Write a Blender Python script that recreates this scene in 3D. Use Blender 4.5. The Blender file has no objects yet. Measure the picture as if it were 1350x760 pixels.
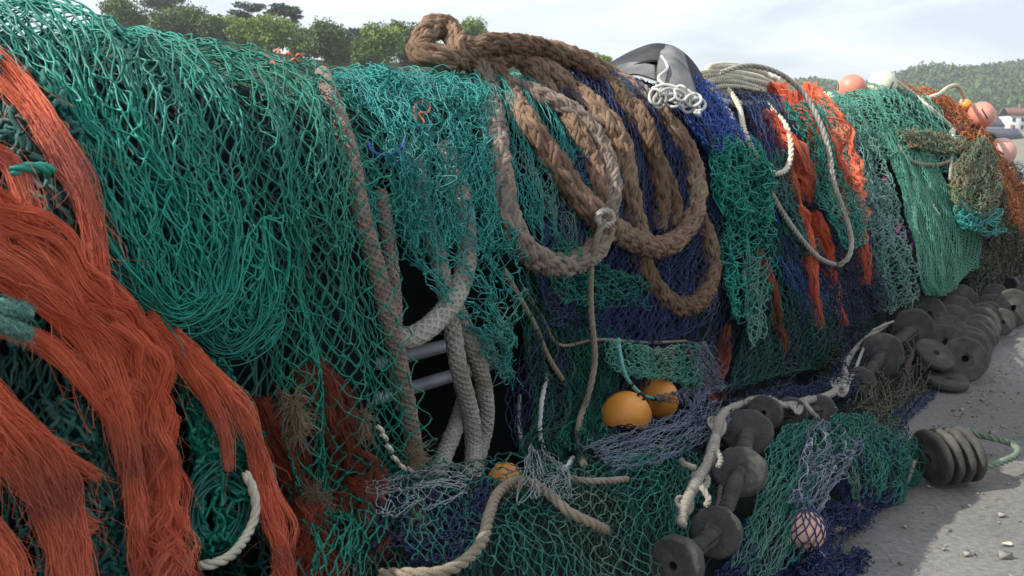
import bpy, math, random
import numpy as np
from mathutils import Vector
from mathutils.bvhtree import BVHTree
RNG = np.random.default_rng(7)
random.seed(7)
C = bpy.context.scene.collection
# ------------------------------------------------------------------ camera model
F = 1325.0; CX, CY = 675.0, 380.0; PITCH = math.atan(190 / F); H = 1.5
TH = math.radians(35)
A = np.array([math.sin(TH), math.cos(TH), 0.0])      # along the heap
NN = np.array([math.cos(TH), -math.sin(TH), 0.0])    # from the heap towards the quay
EYE = np.array([0, 0, H])
cp, sp = math.cos(PITCH), math.sin(PITCH)
def ray(px, py):
    x, y, z = (px - CX) / F, 1.0, -(py - CY) / F
    d = np.array([x, y * cp + z * sp, -y * sp + z * cp])
    return d
def project(P):
    d = np.asarray(P) - EYE
    y = d[..., 1] * cp - d[..., 2] * sp
    z = d[..., 1] * sp + d[..., 2] * cp
    return CX + F * d[..., 0] / y, CY - F * z / y, y
# ------------------------------------------------------------------ noise
class SN:
    """smooth noise: a sum of random sine waves, about -1..1"""
    def __init__(self, seed, freq=1.0, n=9, dim=2):
        r = np.random.default_rng(seed)
        self.k = r.normal(0, freq * 2.2, (n, dim)); self.f = r.uniform(0, 6.28, n); self.n = n
    def __call__(self, *c):
        a = self.f.reshape((-1,) + (1,) * np.ndim(c[0])).copy()
        for d, x in enumerate(c):
            a = a + self.k[:, d].reshape((-1,) + (1,) * np.ndim(x)) * x
        return np.sin(a).sum(0) / (self.n ** .5) * .8
# ------------------------------------------------------------------ the heap's layout surface
SIL = [(-400, -130), (-150, -60), (0, -24), (60, -12), (120, 2), (158, 34), (190, 30), (250, 40), (300, 50), (370, 62), (440, 92), (520, 88), (600, 98),
       (650, 92), (760, 92), (850, 98), (900, 112), (960, 118), (1040, 126), (1080, 148), (1110, 140), (1150, 132), (1190, 118),
       (1230, 128), (1262, 146), (1290, 178), (1318, 212), (1340, 262), (1352, 330)]
sv, zv = [], []
for px, py in SIL:
    d = ray(px, py); nr = -2.03 if px < 1050 else -2.03 - .6 * min(1, (px - 1050) / 80)
    t = nr / d.dot(NN); P = EYE + d * t
    sv.append(P.dot(A)); zv.append(P[2])
SV, ZV = np.array(sv), np.array(zv)
ZV = ZV - np.interp(SV, [0, 3, 4, 6.5], [.062, .058, .045, .02])
S0, S1 = -1.3, float(SV[-1]) + .3
def ctrl_profile(s):
    s = np.asarray(s, float)
    zr = np.interp(s, SV, ZV)
    zr = np.where(s > SV[-1], ZV[-1] - (s - SV[-1]) * 1.5, zr)
    zl = np.interp(s, [0, 1.5, 2.2, 3, 4, 5, 7, 9, 12], [.72, .64, .58, .5, .42, .33, .22, .15, .1])
    nf = np.interp(s, [0, 3.4, 4.6, 5.2, 7, 13], [-1.08, -1.1, -1.12, -1.35, -1.42, -1.6])
    nw = np.interp(s, [0, 2, 4, 7, 13], [-1.66, -1.72, -1.74, -1.74, -1.8])
    nr = np.interp(s, [0, 5.8, 7.5, 13], [-2.16, -2.16, -2.82, -2.86]); kf = np.interp(s, [5.8, 7.3], [0, 1])
    zr = np.maximum(zr, zl + .12)
    k = [(nf, 0 * s - .03), (nf - .01, zl * .5), (nf - .13, zl * .93), (nf - .33, zl + .03), (nw, zl + .0),
         (nw - .02 - .05 * kf, zl + (zr - zl) * .33), (nw - .03 - .30 * kf, zl + (zr - zl) * (.63 - .05 * kf)), (nr + .30, zr - .19), (nr + .10, zr - .03),
         (nr - .12, zr - .02), (nr - .32, zr - .2), (nr - .45, zr * .5), (nr - .5, 0 * s - .03)]
    return np.array([a for a, b in k]), np.array([b for a, b in k])
KP = 13
def cr(p0, p1, p2, p3, t):
    return .5 * ((2 * p1) + (-p0 + p2) * t + (2 * p0 - 5 * p1 + 4 * p2 - p3) * t * t + (-p0 + 3 * p1 - 3 * p2 + p3) * t ** 3)
LUMP = SN(3, .9, 12); LUMP2 = SN(4, 2.4, 12)
def surf(s, v):
    s, v = np.broadcast_arrays(np.asarray(s, float), np.asarray(v, float))
    n, z = ctrl_profile(s)
    v = np.clip(v, 0, KP - 1 - 1e-6); i = np.floor(v).astype(int); t = v - i
    def g(a, k):
        k = np.clip(k, 0, KP - 1)
        return np.take_along_axis(a, k[None], 0)[0]
    nn = cr(g(n, i - 1), g(n, i), g(n, i + 1), g(n, i + 2), t)
    zz = cr(g(z, i - 1), g(z, i), g(z, i + 1), g(z, i + 2), t)
    b = np.sin(np.clip(v / 9.5, 0, 1) * math.pi)
    nn = nn + b * (.035 * LUMP(s, v * .5) + .02 * LUMP2(s, v * .4))
    return s[..., None] * A + nn[..., None] * NN + zz[..., None] * np.array([0, 0, 1.])
def normal(s, v):
    e = .02
    du = surf(s + e, v) - surf(s - e, v); dv = surf(s, v + e) - surf(s, v - e)
    n = np.cross(dv, du); n /= np.linalg.norm(n, axis=-1, keepdims=True) + 1e-9
    return n
# BVH for pixel lookups
gs = np.linspace(S0, S1, 520); gv = np.linspace(0, 11, 150)
GS, GV = np.meshgrid(gs, gv, indexing='ij'); GP = surf(GS, GV)
if (normal(3.0, 5.5) @ NN) < 0:
    _n = normal
    def normal(s, v): return -_n(s, v)
_vs = GP.reshape(-1, 3); _I = np.arange(_vs.shape[0]).reshape(GS.shape)
_f = np.stack([_I[:-1, :-1], _I[1:, :-1], _I[1:, 1:], _I[:-1, 1:]], -1).reshape(-1, 4)
BVH = BVHTree.FromPolygons(_vs.tolist(), _f.tolist())
_px, _py, _pd = project(GP)
_ok = _pd > .3
def p2s(px, py):
    """pixel -> (s, v) on the layout surface"""
    d = ray(px, py)
    h = BVH.ray_cast(Vector(EYE), Vector(d))
    if h[0] is not None:
        a, b = divmod(h[2], GV.shape[1] - 1)
        P = np.array(h[0]); s = P.dot(A)
        c = GP[a:a + 2, b:b + 2]
        d0 = np.linalg.norm((c[0, 0] + c[1, 0]) / 2 - P); d1 = np.linalg.norm((c[0, 1] + c[1, 1]) / 2 - P)
        return s, gv[b] + (gv[1] - gv[0]) * d0 / (d0 + d1 + 1e-9)
    k = np.where(_ok, (_px - px) ** 2 + (_py - py) ** 2, 1e12).argmin()
    i, j = np.unravel_index(k, GS.shape)
    return GS[i, j], GV[i, j]
def W(px, py, off=0.0):
    """pixel -> point on the heap, moved off metres towards the eye"""
    d = ray(px, py)
    h = BVH.ray_cast(Vector(EYE), Vector(d))
    if h[0] is not None: P = np.array(h[0])
    else:
        s, v = p2s(px, py); Q = surf(s, v); _, _, dep = project(Q); P = EYE + d * float(dep)
    return P - d / np.linalg.norm(d) * off
def at(px, py, depth):
    return EYE + ray(px, py) * depth
# ------------------------------------------------------------------ mesh building
class Acc:
    def __init__(self): self.v = []; self.f = []; self.r = []; self.n = 0
    def add(self, v, f, r=None):
        v = np.asarray(v, float).reshape(-1, 3); f = np.asarray(f, int).reshape(-1, 4)
        self.v.append(v); self.f.append(f + self.n); self.n += len(v)
        self.r.append(np.broadcast_to(np.asarray(.5 if r is None else r, float), (len(v),)))
    def mesh(self, name):
        v = np.concatenate(self.v); f = np.concatenate(self.f); r = np.concatenate(self.r)
        m = bpy.data.meshes.new(name)
        m.vertices.add(len(v)); m.vertices.foreach_set('co', v.astype(np.float32).ravel())
        m.loops.add(f.size); m.loops.foreach_set('vertex_index', f.astype(np.int32).ravel())
        m.polygons.add(len(f)); m.polygons.foreach_set('loop_start', np.arange(0, f.size, 4, dtype=np.int32))
        m.polygons.foreach_set('use_smooth', np.ones(len(f), bool))
        at_ = m.attributes.new('rnd', 'FLOAT', 'POINT'); at_.data.foreach_set('value', r.astype(np.float32))
        m.update(calc_edges=True); m.validate()
        return m
def link(name, acc, mat, parent=None, label=None, cat=None, group=None, kind=None, origin=None):
    m = acc.mesh(name) if isinstance(acc, Acc) else acc
    o = bpy.data.objects.new(name, m); C.objects.link(o)
    if origin is None and parent is None and isinstance(acc, Acc):
        v = np.concatenate(acc.v); origin = v.mean(0); origin[2] = v[:, 2].min()
    if origin is not None:
        m.transform(__import__('mathutils').Matrix.Translation(-Vector(origin))); o.location = origin
    if mat: m.materials.append(mat)
    if parent is not None:
        o.parent = parent
        o.location = Vector(o.location) - Vector(parent['_o']); o['_o'] = (0., 0., 0.)
    else: o['_o'] = tuple(float(x) for x in o.location)
    if label: o['label'] = label
    if cat: o['category'] = cat
    if group: o['group'] = group
    if kind: o['kind'] = kind
    return o
def empty(name, loc, label, cat, group=None):
    o = bpy.data.objects.new(name, None); C.objects.link(o); o.location = loc
    o['_o'] = tuple(float(x) for x in loc); o.empty_display_size = .1
    o['label'] = label; o['category'] = cat
    if group: o['group'] = group
    return o
def tubes(acc, P, rad, sides=4, rnd=None, flat=1.0):
    """P (K,M,3) polylines -> tubes"""
    K, M, _ = P.shape
    if K == 0: return
    T = np.gradient(P, axis=1); T /= np.linalg.norm(T, axis=-1, keepdims=True) + 1e-12
    mt = (P[:, -1] - P[:, 0]); mt /= np.linalg.norm(mt, axis=-1, keepdims=True) + 1e-12
    ref = np.where(np.abs(mt[:, 2:3]) < .75, np.array([[0, 0, 1.]]), NN[None]); ref = ref + RNG.normal(0, .12, ref.shape)
    B = np.cross(T, ref[:, None]); B /= np.linalg.norm(B, axis=-1, keepdims=True) + 1e-12
    N2 = np.cross(B, T)
    rad = np.broadcast_to(np.asarray(rad, float), (K, M)) if np.ndim(rad) != 1 else np.broadcast_to(np.asarray(rad)[:, None], (K, M))
    an = np.arange(sides) * 2 * math.pi / sides
    V = P[:, :, None] + rad[:, :, None, None] * (np.cos(an)[:, None] * B[:, :, None] + flat * np.sin(an)[:, None] * N2[:, :, None])
    I = np.arange(K * M * sides).reshape(K, M, sides)
    a = I[:, :-1]; b = I[:, 1:]
    Fq = np.stack([a, np.roll(a, -1, 2), np.roll(b, -1, 2), b], -1).reshape(-1, 4)
    r = np.broadcast_to((RNG.uniform(0, 1, K) if rnd is None else np.asarray(rnd))[:, None], (K, M * sides)).ravel() if np.ndim(rnd) != 0 or rnd is None else rnd
    acc.add(V, Fq, r)
def crpath(pts, step):
    """Catmull-Rom through pts, resampled at equal steps"""
    p = np.asarray(pts, float); p = np.vstack([2 * p[0] - p[1], p, 2 * p[-1] - p[-2]])
    t = np.linspace(0, 1, 24, endpoint=False); out = []
    for i in range(1, len(p) - 2):
        out.append(np.array([cr(p[i - 1], p[i], p[i + 1], p[i + 2], x) for x in t]))
    out.append(p[-2][None]); q = np.concatenate(out)
    L = np.r_[0, np.cumsum(np.linalg.norm(np.diff(q, axis=0), axis=1))]
    n = max(4, int(L[-1] / step)); u = np.linspace(0, L[-1], n)
    return np.stack([np.interp(u, L, q[:, k]) for k in range(3)], 1), u
def frames(q):
    q = np.nan_to_num(q); T = np.gradient(q, axis=0); T /= np.linalg.norm(T, axis=1, keepdims=True) + 1e-12
    N_ = np.zeros_like(T); r = np.cross(T[0], [0, 0, 1.])
    if np.linalg.norm(r) < .1: r = np.cross(T[0], [1., 0, 0])
    N_[0] = r / np.linalg.norm(r)
    for i in range(1, len(q)):
        x = N_[i - 1] - T[i] * N_[i - 1].dot(T[i]); N_[i] = x / (np.linalg.norm(x) + 1e-12)
    return T, N_, np.cross(T, N_)
def longtube(acc, q, rad, sides, rnd=.5, fl=None):
    """one tube along q with transported frames, closed by a taper"""
    T, N_, B = frames(q); rad = np.broadcast_to(rad, (len(q),)).copy()
    rad[0] *= .05; rad[-1] *= .05
    an = np.arange(sides) * 2 * math.pi / sides
    V = q[:, None] + rad[:, None, None] * (np.cos(an)[None, :, None] * N_[:, None] + np.sin(an)[None, :, None] * B[:, None])
    I = np.arange(len(q) * sides).reshape(len(q), sides); a, b = I[:-1], I[1:]
    acc.add(V, np.stack([a, np.roll(a, -1, 1), np.roll(b, -1, 1), b], -1), rnd)
def fuzz(acc, q, R, n, ln, r=.0005, rnd=None):
    T, N_, B = frames(q)
    i = RNG.integers(1, len(q) - 1, n); a = RNG.uniform(0, 6.283, n)
    dr = np.cos(a)[:, None] * N_[i] + np.sin(a)[:, None] * B[i]
    base = q[i] + dr * R * RNG.uniform(.8, 1.05, n)[:, None]
    d = dr * .8 + T[i] * RNG.normal(0, .8, n)[:, None] + RNG.normal(0, .45, (n, 3))
    l = (ln * RNG.uniform(.3, 1.3, n))[:, None]
    P = np.stack([base, base + d * l * .5, base + d * l + RNG.normal(0, .3, (n, 3)) * l + np.array([0, 0, -.3]) * l], 1)
    tubes(acc, P, np.array([[1, .8, .3]]) * r * np.ones((n, 1)), 3)
def rope_geo(acc, q, R, kind='twist', wob=.0):
    T, N_, B = frames(q)
    L = np.r_[0, np.cumsum(np.linalg.norm(np.diff(q, axis=0), axis=1))]
    if kind == 'twist':
        pit = R * 7.5
        for k in range(3):
            th = 2 * math.pi * (L / pit + k / 3)
            c = q + R * .5 * (np.cos(th)[:, None] * N_ + np.sin(th)[:, None] * B)
            longtube(acc, c, R * .56, 8, .3 + .2 * k)
    elif kind == 'braid':
        pit = R * 8.5
        for k in range(8):
            sg = 1 if k < 4 else -1
            th = sg * 2 * math.pi * (L / pit) + (k % 4) * math.pi / 2 + (.0 if sg > 0 else math.pi / 4)
            w = np.sin(2 * math.pi * (4 * L / pit) + (k % 4) * math.pi + (0 if sg > 0 else math.pi))
            rr = R * (.54 + .10 * w) * (1 + wob * np.sin(L * 31 + k))
            c = q + rr[:, None] * (np.cos(th)[:, None] * N_ + np.sin(th)[:, None] * B)
            Tc, Nc_, Bc = frames(c); ph = 2 * math.pi * L / (R * 3.2)
            for m_ in range(4):
                cc = c + R * .235 * (1 + .1 * np.sin(L * 70 + m_ * 3 + k))[:, None] * (np.cos(ph + m_ * 1.5708)[:, None] * Nc_ + np.sin(ph + m_ * 1.5708)[:, None] * Bc)
                longtube(acc, cc, R * .215, 6, (k * .37 + m_ * .21) % 1)
        longtube(acc, q, R * .66, 10, .5)
    elif kind == 'plait':   # fine braided cover
        pit = R * 5
        for k in range(12):
            sg = 1 if k < 6 else -1
            th = sg * 2 * math.pi * (L / pit) + (k % 6) * math.pi / 3
            w = np.sin(2 * math.pi * (6 * L / pit) + (k % 6) * math.pi + (0 if sg > 0 else math.pi))
            c = q + (R * (.84 + .05 * w))[:, None] * (np.cos(th)[:, None] * N_ + np.sin(th)[:, None] * B)
            longtube(acc, c, R * .2, 5, (k * .37) % 1)
        longtube(acc, q, R * .86, 10, .4)
    elif kind == 'wrap':
        nz = SN(int(abs(q[0, 0]) * 1000), 9, 8, 1)
        longtube(acc, q, R * (.72 + .12 * nz(L)), 10, .5)
        th = 2 * math.pi * L / (R * 1.3) + 2 * nz(L * .5)
        c = q + (R * (.68 + .12 * nz(L)))[:, None] * (np.cos(th)[:, None] * N_ + np.sin(th)[:, None] * B)
        longtube(acc, c, R * .27, 6, .7)
    else:
        longtube(acc, q, R, 8, .5)
def rope(name, label, pts, R, mat, kind='twist', fz=0, fl=.012, cat='rope', group=None, raw=False, step=None, parent=None, wiggle=.0, extra=None):
    P = pts if raw else [W(*p) for p in pts]
    st = step or {'twist': R * .7, 'braid': R * .42, 'plait': R * .4, 'wrap': R * .18, 'plain': R * 1.2}[kind]
    q, u = crpath(P, st)
    if wiggle:
        for k in range(3): q[:, k] += wiggle * SN(abs(hash(name)) % 99 + k + len(pts) * 7, 6, 8, 1)(u)
    a = Acc(); rope_geo(a, q, R, kind, .05)
    if fz: fuzz(a, q, R * .95, fz, fl)
    if extra: extra(a, q)
    return link(name, a, mat, parent=parent, label=label, cat=cat, group=group), q
# ------------------------------------------------------------------ materials
def mat(name, c1, c2=None, rough=.6, scale=12., bump=0.0, bscale=120., spec=.4, c3=None, metal=0., sheen=0., dirt=.5):
    m = bpy.data.materials.new(name); m.use_nodes = True
    nt = m.node_tree; nd = nt.nodes; lk = nt.links; b = nd['Principled BSDF']
    b.inputs['Roughness'].default_value = rough; b.inputs['Specular IOR Level'].default_value = spec
    b.inputs['Metallic'].default_value = metal
    if sheen: b.inputs['Sheen Weight'].default_value = sheen
    c2 = c2 or tuple(x * .6 for x in c1)
    tc = nd.new('ShaderNodeTexCoord'); n = nd.new('ShaderNodeTexNoise'); n.inputs['Scale'].default_value = scale; n.inputs['Detail'].default_value = 4
    lk.new(tc.outputs['Object'], n.inputs['Vector'])
    at_ = nd.new('ShaderNodeAttribute'); at_.attribute_name = 'rnd'
    ad = nd.new('ShaderNodeMath'); ad.operation = 'MULTIPLY_ADD'; ad.inputs[1].default_value = .55
    lk.new(at_.outputs['Fac'], ad.inputs[0])
    sc = nd.new('ShaderNodeMath'); sc.operation = 'MULTIPLY_ADD'; sc.inputs[1].default_value = 1.6; sc.inputs[2].default_value = -.55
    lk.new(n.outputs['Fac'], sc.inputs[0]); lk.new(sc.outputs[0], ad.inputs[2]); ad.use_clamp = True
    mx = nd.new('ShaderNodeMix'); mx.data_type = 'RGBA'; mx.inputs[6].default_value = (*c1, 1); mx.inputs[7].default_value = (*c2, 1)
    lk.new(ad.outputs[0], mx.inputs[0]); out = mx.outputs[2]
    if c3:
        n3 = nd.new('ShaderNodeTexNoise'); n3.inputs['Scale'].default_value = scale * .45; n3.inputs['Detail'].default_value = 6
        mp = nd.new('ShaderNodeMapping'); mp.inputs['Location'].default_value = (3.1, 7.7, 1.3)
        lk.new(tc.outputs['Object'], mp.inputs[0]); lk.new(mp.outputs[0], n3.inputs['Vector'])
        rp = nd.new('ShaderNodeMapRange'); rp.inputs[1].default_value = .62 - dirt * .15; rp.inputs[2].default_value = .74
        lk.new(n3.outputs['Fac'], rp.inputs[0])
        m3 = nd.new('ShaderNodeMix'); m3.data_type = 'RGBA'; m3.inputs[7].default_value = (*c3, 1)
        lk.new(rp.outputs[0], m3.inputs[0]); lk.new(out, m3.inputs[6]); out = m3.outputs[2]
    lk.new(out, b.inputs['Base Color'])
    if bump:
        nb = nd.new('ShaderNodeTexNoise'); nb.inputs['Scale'].default_value = bscale; nb.inputs['Detail'].default_value = 5
        lk.new(tc.outputs['Object'], nb.inputs['Vector'])
        bp = nd.new('ShaderNodeBump'); bp.inputs['Strength'].default_value = min(1, bump); bp.inputs['Distance'].default_value = .004 * max(1, bump)
        lk.new(nb.outputs['Fac'], bp.inputs['Height']); lk.new(bp.outputs[0], b.inputs['Normal'])
    return m
M = dict(
    teal=mat('teal_twine', (.010, .29, .205), (.006, .13, .10), .45, 5, spec=.4, c3=(.02, .16, .11), dirt=.1),
    teal2=mat('sea_green_twine', (.006, .20, .125), (.004, .12, .085), .5, 5, c3=(.02, .14, .09), dirt=.1),
    aqua=mat('aqua_twine', (.03, .30, .25), (.015, .17, .16), .5, 6, c3=(.16, .22, .17), dirt=.3),
    chunky=mat('heavy_dark_teal_twine', (.012, .14, .11), (.02, .07, .06), .6, 8, c3=(.08, .08, .06), dirt=.4),
    sage=mat('sage_twine', (.06, .24, .15), (.04, .17, .11), .6, 6, c3=(.12, .26, .18)),
    ledge=mat('ledge_green_twine', (.02, .17, .12), (.012, .10, .075), .6, 6, c3=(.09, .16, .12), dirt=.4),
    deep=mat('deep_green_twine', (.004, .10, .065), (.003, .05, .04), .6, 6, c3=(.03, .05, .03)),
    palegreen=mat('faded_green_twine', (.10, .34, .25), (.06, .22, .16), .6, 6, c3=(.22, .27, .20), dirt=.6),
    greygreen=mat('grey_green_twine', (.13, .28, .23), (.07, .16, .135), .65, 9, c3=(.25, .27, .22), dirt=.7),
    blue=mat('blue_twine', (.010, .030, .12), (.008, .018, .055), .5, 7, c3=(.06, .07, .12)),
    brightblue=mat('bright_blue_twine', (.05, .13, .46), (.025, .06, .24), .5, 7, c3=(.10, .13, .25)),
    navy=mat('navy_twine', (.008, .022, .07), (.007, .013, .035), .6, 7, c3=(.05, .05, .06)),
    lilac=mat('bleached_lilac_twine', (.20, .23, .27), (.09, .11, .16), .6, 9, c3=(.08, .09, .2)),
    white=mat('white_twine', (.55, .56, .52), (.35, .36, .34), .6, 9),
    greywhite=mat('grey_white_twine', (.34, .36, .36), (.2, .22, .23), .6, 9),
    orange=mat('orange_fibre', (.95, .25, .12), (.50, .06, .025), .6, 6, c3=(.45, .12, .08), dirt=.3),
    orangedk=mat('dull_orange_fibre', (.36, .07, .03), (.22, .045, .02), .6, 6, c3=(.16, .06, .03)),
    rust=mat('rusty_orange_twine', (.52, .16, .04), (.33, .10, .035), .6, 9, c3=(.16, .12, .07), dirt=.6),
    mixed=mat('green_and_brown_twine', (.07, .19, .11), (.16, .12, .06), .65, 11, c3=(.26, .13, .06), dirt=.7),
    brownnet=mat('weedy_brown_twine', (.075, .07, .04), (.05, .06, .035), .75, 9, c3=(.05, .1, .06)),
    hawser=mat('brown_hawser', (.30, .195, .13), (.13, .082, .055), .9, 9, 1.0, 260, .15, c3=(.33, .25, .17), dirt=.5),
    hawserdk=mat('muddy_brown_hawser', (.19, .12, .075), (.08, .05, .032), .92, 9, 1.0, 260, .15, c3=(.24, .17, .11)),
    greyrope=mat('grey_white_rope', (.42, .40, .34), (.28, .26, .22), .85, 12, .9, 300, .2, c3=(.2, .18, .13)),
    cream=mat('cream_rope', (.66, .61, .48), (.50, .45, .34), .75, 14, .6, 300, .25, c3=(.40, .36, .25), dirt=.2),
    oldrope=mat('weathered_rope', (.30, .25, .18), (.2, .165, .12), .85, 14, .8, 300, .2, c3=(.1, .12, .08)),
    dirtyrope=mat('dirty_pink_grey_rope', (.33, .25, .20), (.17, .135, .11), .9, 10, .9, 300, .2, c3=(.14, .12, .1)),
    aquarope=mat('aqua_rope', (.18, .45, .42), (.1, .3, .3), .6, 14),
    black=mat('black_tape', (.012, .012, .013), (.02, .02, .02), .5, 14),
    rubber=mat('worn_black_rubber', (.022, .021, .02), (.060, .056, .051), .7, 24, 1.0, 90, .3, c3=(.085, .078, .066), dirt=.7),
    rubberpale=mat('dusty_rubber', (.035, .033, .03), (.075, .07, .063), .85, 20, 1.0, 90, .2, c3=(.105, .097, .083), dirt=.6),
    chain=mat('rusty_chain', (.10, .07, .05), (.06, .04, .03), .8, 30, .6, 200, .4),
    wraprope=mat('dirty_wrapped_rope', (.38, .35, .30), (.24, .215, .175), .85, 14, .9, 200, .2, c3=(.13, .11, .09), dirt=.7),
    tarp=mat('grey_rubber_sheet', (.026, .028, .03), (.018, .02, .022), .75, 5, .4, 30, .2, c3=(.07, .07, .07), dirt=.3),
    worn=mat('worn_pale_canvas', (.25, .25, .24), (.10, .10, .10), .85, 12, .8, 120, .2, c3=(.09, .09, .09)),
    galv=mat('galvanised_rail', (.34, .37, .39), (.25, .27, .29), .5, 14, .3, 90, .5, c3=(.5, .5, .5), metal=.3),
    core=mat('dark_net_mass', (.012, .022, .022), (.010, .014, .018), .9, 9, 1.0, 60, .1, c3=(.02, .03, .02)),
    weed=mat('dried_weed', (.28, .20, .12), (.16, .11, .07), .9, 20),
    b_orange=mat('orange_float_plastic', (.82, .34, .05), (.66, .24, .04), .42, 7, .12, 300, .45, c3=(.38, .12, .03), dirt=.05),
    b_pink=mat('pink_float_plastic', (.68, .27, .19), (.60, .2, .14), .45, 6, .12, 300, .4, c3=(.62, .36, .28), dirt=.4),
    b_pale=mat('pale_pink_float_plastic', (.66, .40, .31), (.56, .31, .24), .45, 7, .12, 300, .4, c3=(.6, .5, .42), dirt=.4),
    b_white=mat('cream_float_plastic', (.66, .66, .50), (.55, .57, .42), .42, 7, .12, 300, .4, c3=(.6, .52, .4), dirt=.3),
)
# ------------------------------------------------------------------ nets
def lattice(rows, over=0, under=0):
    S = np.array([[p2s(p[0], p[1]) for p in r] for r in rows])
    S[0, :, 1] += over; S[-1, :, 1] -= under
    return S
def catm(A_, u):
    """A_ (R, ...) values at 0..1; u (N) -> (N, ...)"""
    R = A_.shape[0]
    x = np.clip(u, 0, 1) * (R - 1); i = np.minimum(x.astype(int), R - 2); t = x - i
    g = lambda k: A_[np.clip(k, 0, R - 1)]
    p0 = np.where((i - 1 < 0).reshape((-1,) + (1,) * (A_.ndim - 1)), 2 * g(i) - g(i + 1), g(i - 1))
    p3 = np.where((i + 2 > R - 1).reshape((-1,) + (1,) * (A_.ndim - 1)), 2 * g(i + 1) - g(i), g(i + 2))
    return cr(p0, g(i), g(i + 1), p3, t.reshape((-1,) + (1,) * (A_.ndim - 1)))
def latt_eval(S, p, q):
    sh = p.shape; p = p.ravel(); q = q.ravel()
    X = catm(S, q)                       # (N, C, 2)
    Cn = X.shape[1]; x = np.clip(p, 0, 1) * (Cn - 1); i = np.minimum(x.astype(int), max(Cn - 2, 0)); t = (x - i)[:, None]
    ar = np.arange(len(p)); g = lambda k: X[ar, np.clip(k, 0, Cn - 1)]
    p0 = np.where((i - 1 < 0)[:, None], 2 * g(i) - g(i + 1), g(i - 1)); p3 = np.where((i + 2 > Cn - 1)[:, None], 2 * g(i + 1) - g(i), g(i + 2))
    o = cr(p0, g(i), g(i + 1), p3, t)
    return o[:, 0].reshape(sh), o[:, 1].reshape(sh)
SEED = [100]
KU, KV = .9, .7
def net_geo(acc, rows, nu, nv, r, off=.02, fold=.02, kf=5, over=0, under=0, jit=.12, warp=1.0, layers=1, dl=.012, sag=.07, drop=.02,
            sides=4, seg=4, bunch=.5, ragged=.03, knot=1.5, loose=0.0, S=None):
    S = lattice(rows, over, under) if S is None else S
    nu = max(4, int(nu * KU)); nv = max(6, int(nv * KV))
    for Lr in range(layers):
        SEED[0] += 11; sd = SEED[0]
        j, i = np.meshgrid(np.arange(nv + 1), np.arange(nu + 1), indexing='ij')
        off_i = .5 * (j % 2)
        p = (i + off_i + (.31 * Lr)) / (nu + 1); q = (j + .4 * Lr) / (nv + 1)
        n1, n2, n3, n4 = SN(sd, 1.3), SN(sd + 1, 2.6), SN(sd + 2, 1.1), SN(sd + 3, 1.0)
        rg = .15 + .7 * max(0, warp - 1); pw = p + warp / nu * (1.1 * n1(p * 3, q * 3) + rg * n2(p * 6, q * 4))
        qw = q + warp / nv * (1.4 * n3(p * 3, q * 3) + rg * n2(p * 5 + 7, q * 5))
        ph = 2 * math.pi * kf * pw + 2.0 * n4(q * 1.6, p * .8) + Lr * 1.7
        pw = pw + bunch * np.sin(ph) / (2 * math.pi * kf)
        s, v = latt_eval(S, pw, qw)
        n5 = SN(sd + 5, 1.5)
        fo = fold * (.55 * np.cos(ph) + .45 * np.cos(2.3 * ph + 1) * n5(pw * 4, qw * 2) + .5 * n5(pw * 5, qw * 5))
        P = surf(s, v) + normal(s, v) * (off + Lr * dl + fo)[..., None]
        cell = np.linalg.norm(P[1:] - P[:-1], axis=-1).mean(); wc = np.linalg.norm(P[:, 1:] - P[:, :-1], axis=-1).mean() * .5; cell = min(cell, wc * 1.5)
        P = P + RNG.normal(0, jit * cell, P.shape) * np.array([1, 1, 1.])
        P[..., 2] = np.maximum(P[..., 2], .006)
        ev = (j[:-1] % 2 == 0)
        e = []
        a = P[:-1]; b = P[1:]
        # same-index link
        e.append(np.stack([a, b], 2).reshape(-1, 2, 3)); m1 = np.ones(a.shape[:2], bool).ravel()
        # diagonal link
        aa_even = P[:-1][0::2][:, 1:]; bb_odd = P[1:][0::2][:, :-1]
        e.append(np.stack([aa_even, bb_odd], 2).reshape(-1, 2, 3))
        aa_odd = P[:-1][1::2][:, :-1]; bb_even = P[1:][1::2][:, 1:]
        e.append(np.stack([aa_odd, bb_even], 2).reshape(-1, 2, 3))
        E = np.concatenate(e)
        keep = RNG.uniform(0, 1, len(E)) > drop
        ln = np.linalg.norm(E[:, 1] - E[:, 0], axis=-1)
        keep &= ln < 6 * np.median(ln)
        E = E[keep]; ln = ln[keep]
        t = np.linspace(0, 1, seg + 1)[None, :, None]
        X = E[:, :1] * (1 - t) + E[:, 1:] * t
        bow = RNG.normal(0, sag, (len(E), 1, 3)) + np.array([0, 0, -sag * .6])
        sl = 1 + loose * (RNG.uniform(0, 1, (len(E), 1, 1)) > .8) * 2.5
        lb = np.minimum(ln, wc * 2.6); X = X + bow * sl * lb[:, None, None] * (4 * t * (1 - t))
        bow2 = RNG.normal(0, sag * .6, (len(E), 1, 3))
        X = X + bow2 * lb[:, None, None] * np.sin(2 * math.pi * t)
        rr = np.full(seg + 1, 1.0); rr[0] = rr[-1] = knot
        # low frequency tone along the net + per strand
        base = .5 + .5 * SN(sd + 8, 2)(E[:, 0, 0] * 2, E[:, 0, 2] * 2)
        tubes(acc, X, rr[None] * r * RNG.uniform(.85, 1.15, (len(E), 1)), sides, rnd=np.clip(base * .5 + RNG.uniform(0, .5, len(E)), 0, 1))
def net(name, label, m, cat='fishing net', group=None, parent=None, parts=(), **k):
    a = Acc(); specs = k.pop('specs', None)
    if specs:
        for s_ in specs: net_geo(a, **{**k, **s_})
    else: net_geo(a, **k)
    return link(name, a, M[m] if isinstance(m, str) else m, parent=parent, label=label, cat=None if parent is not None else cat, group=group)
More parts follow.
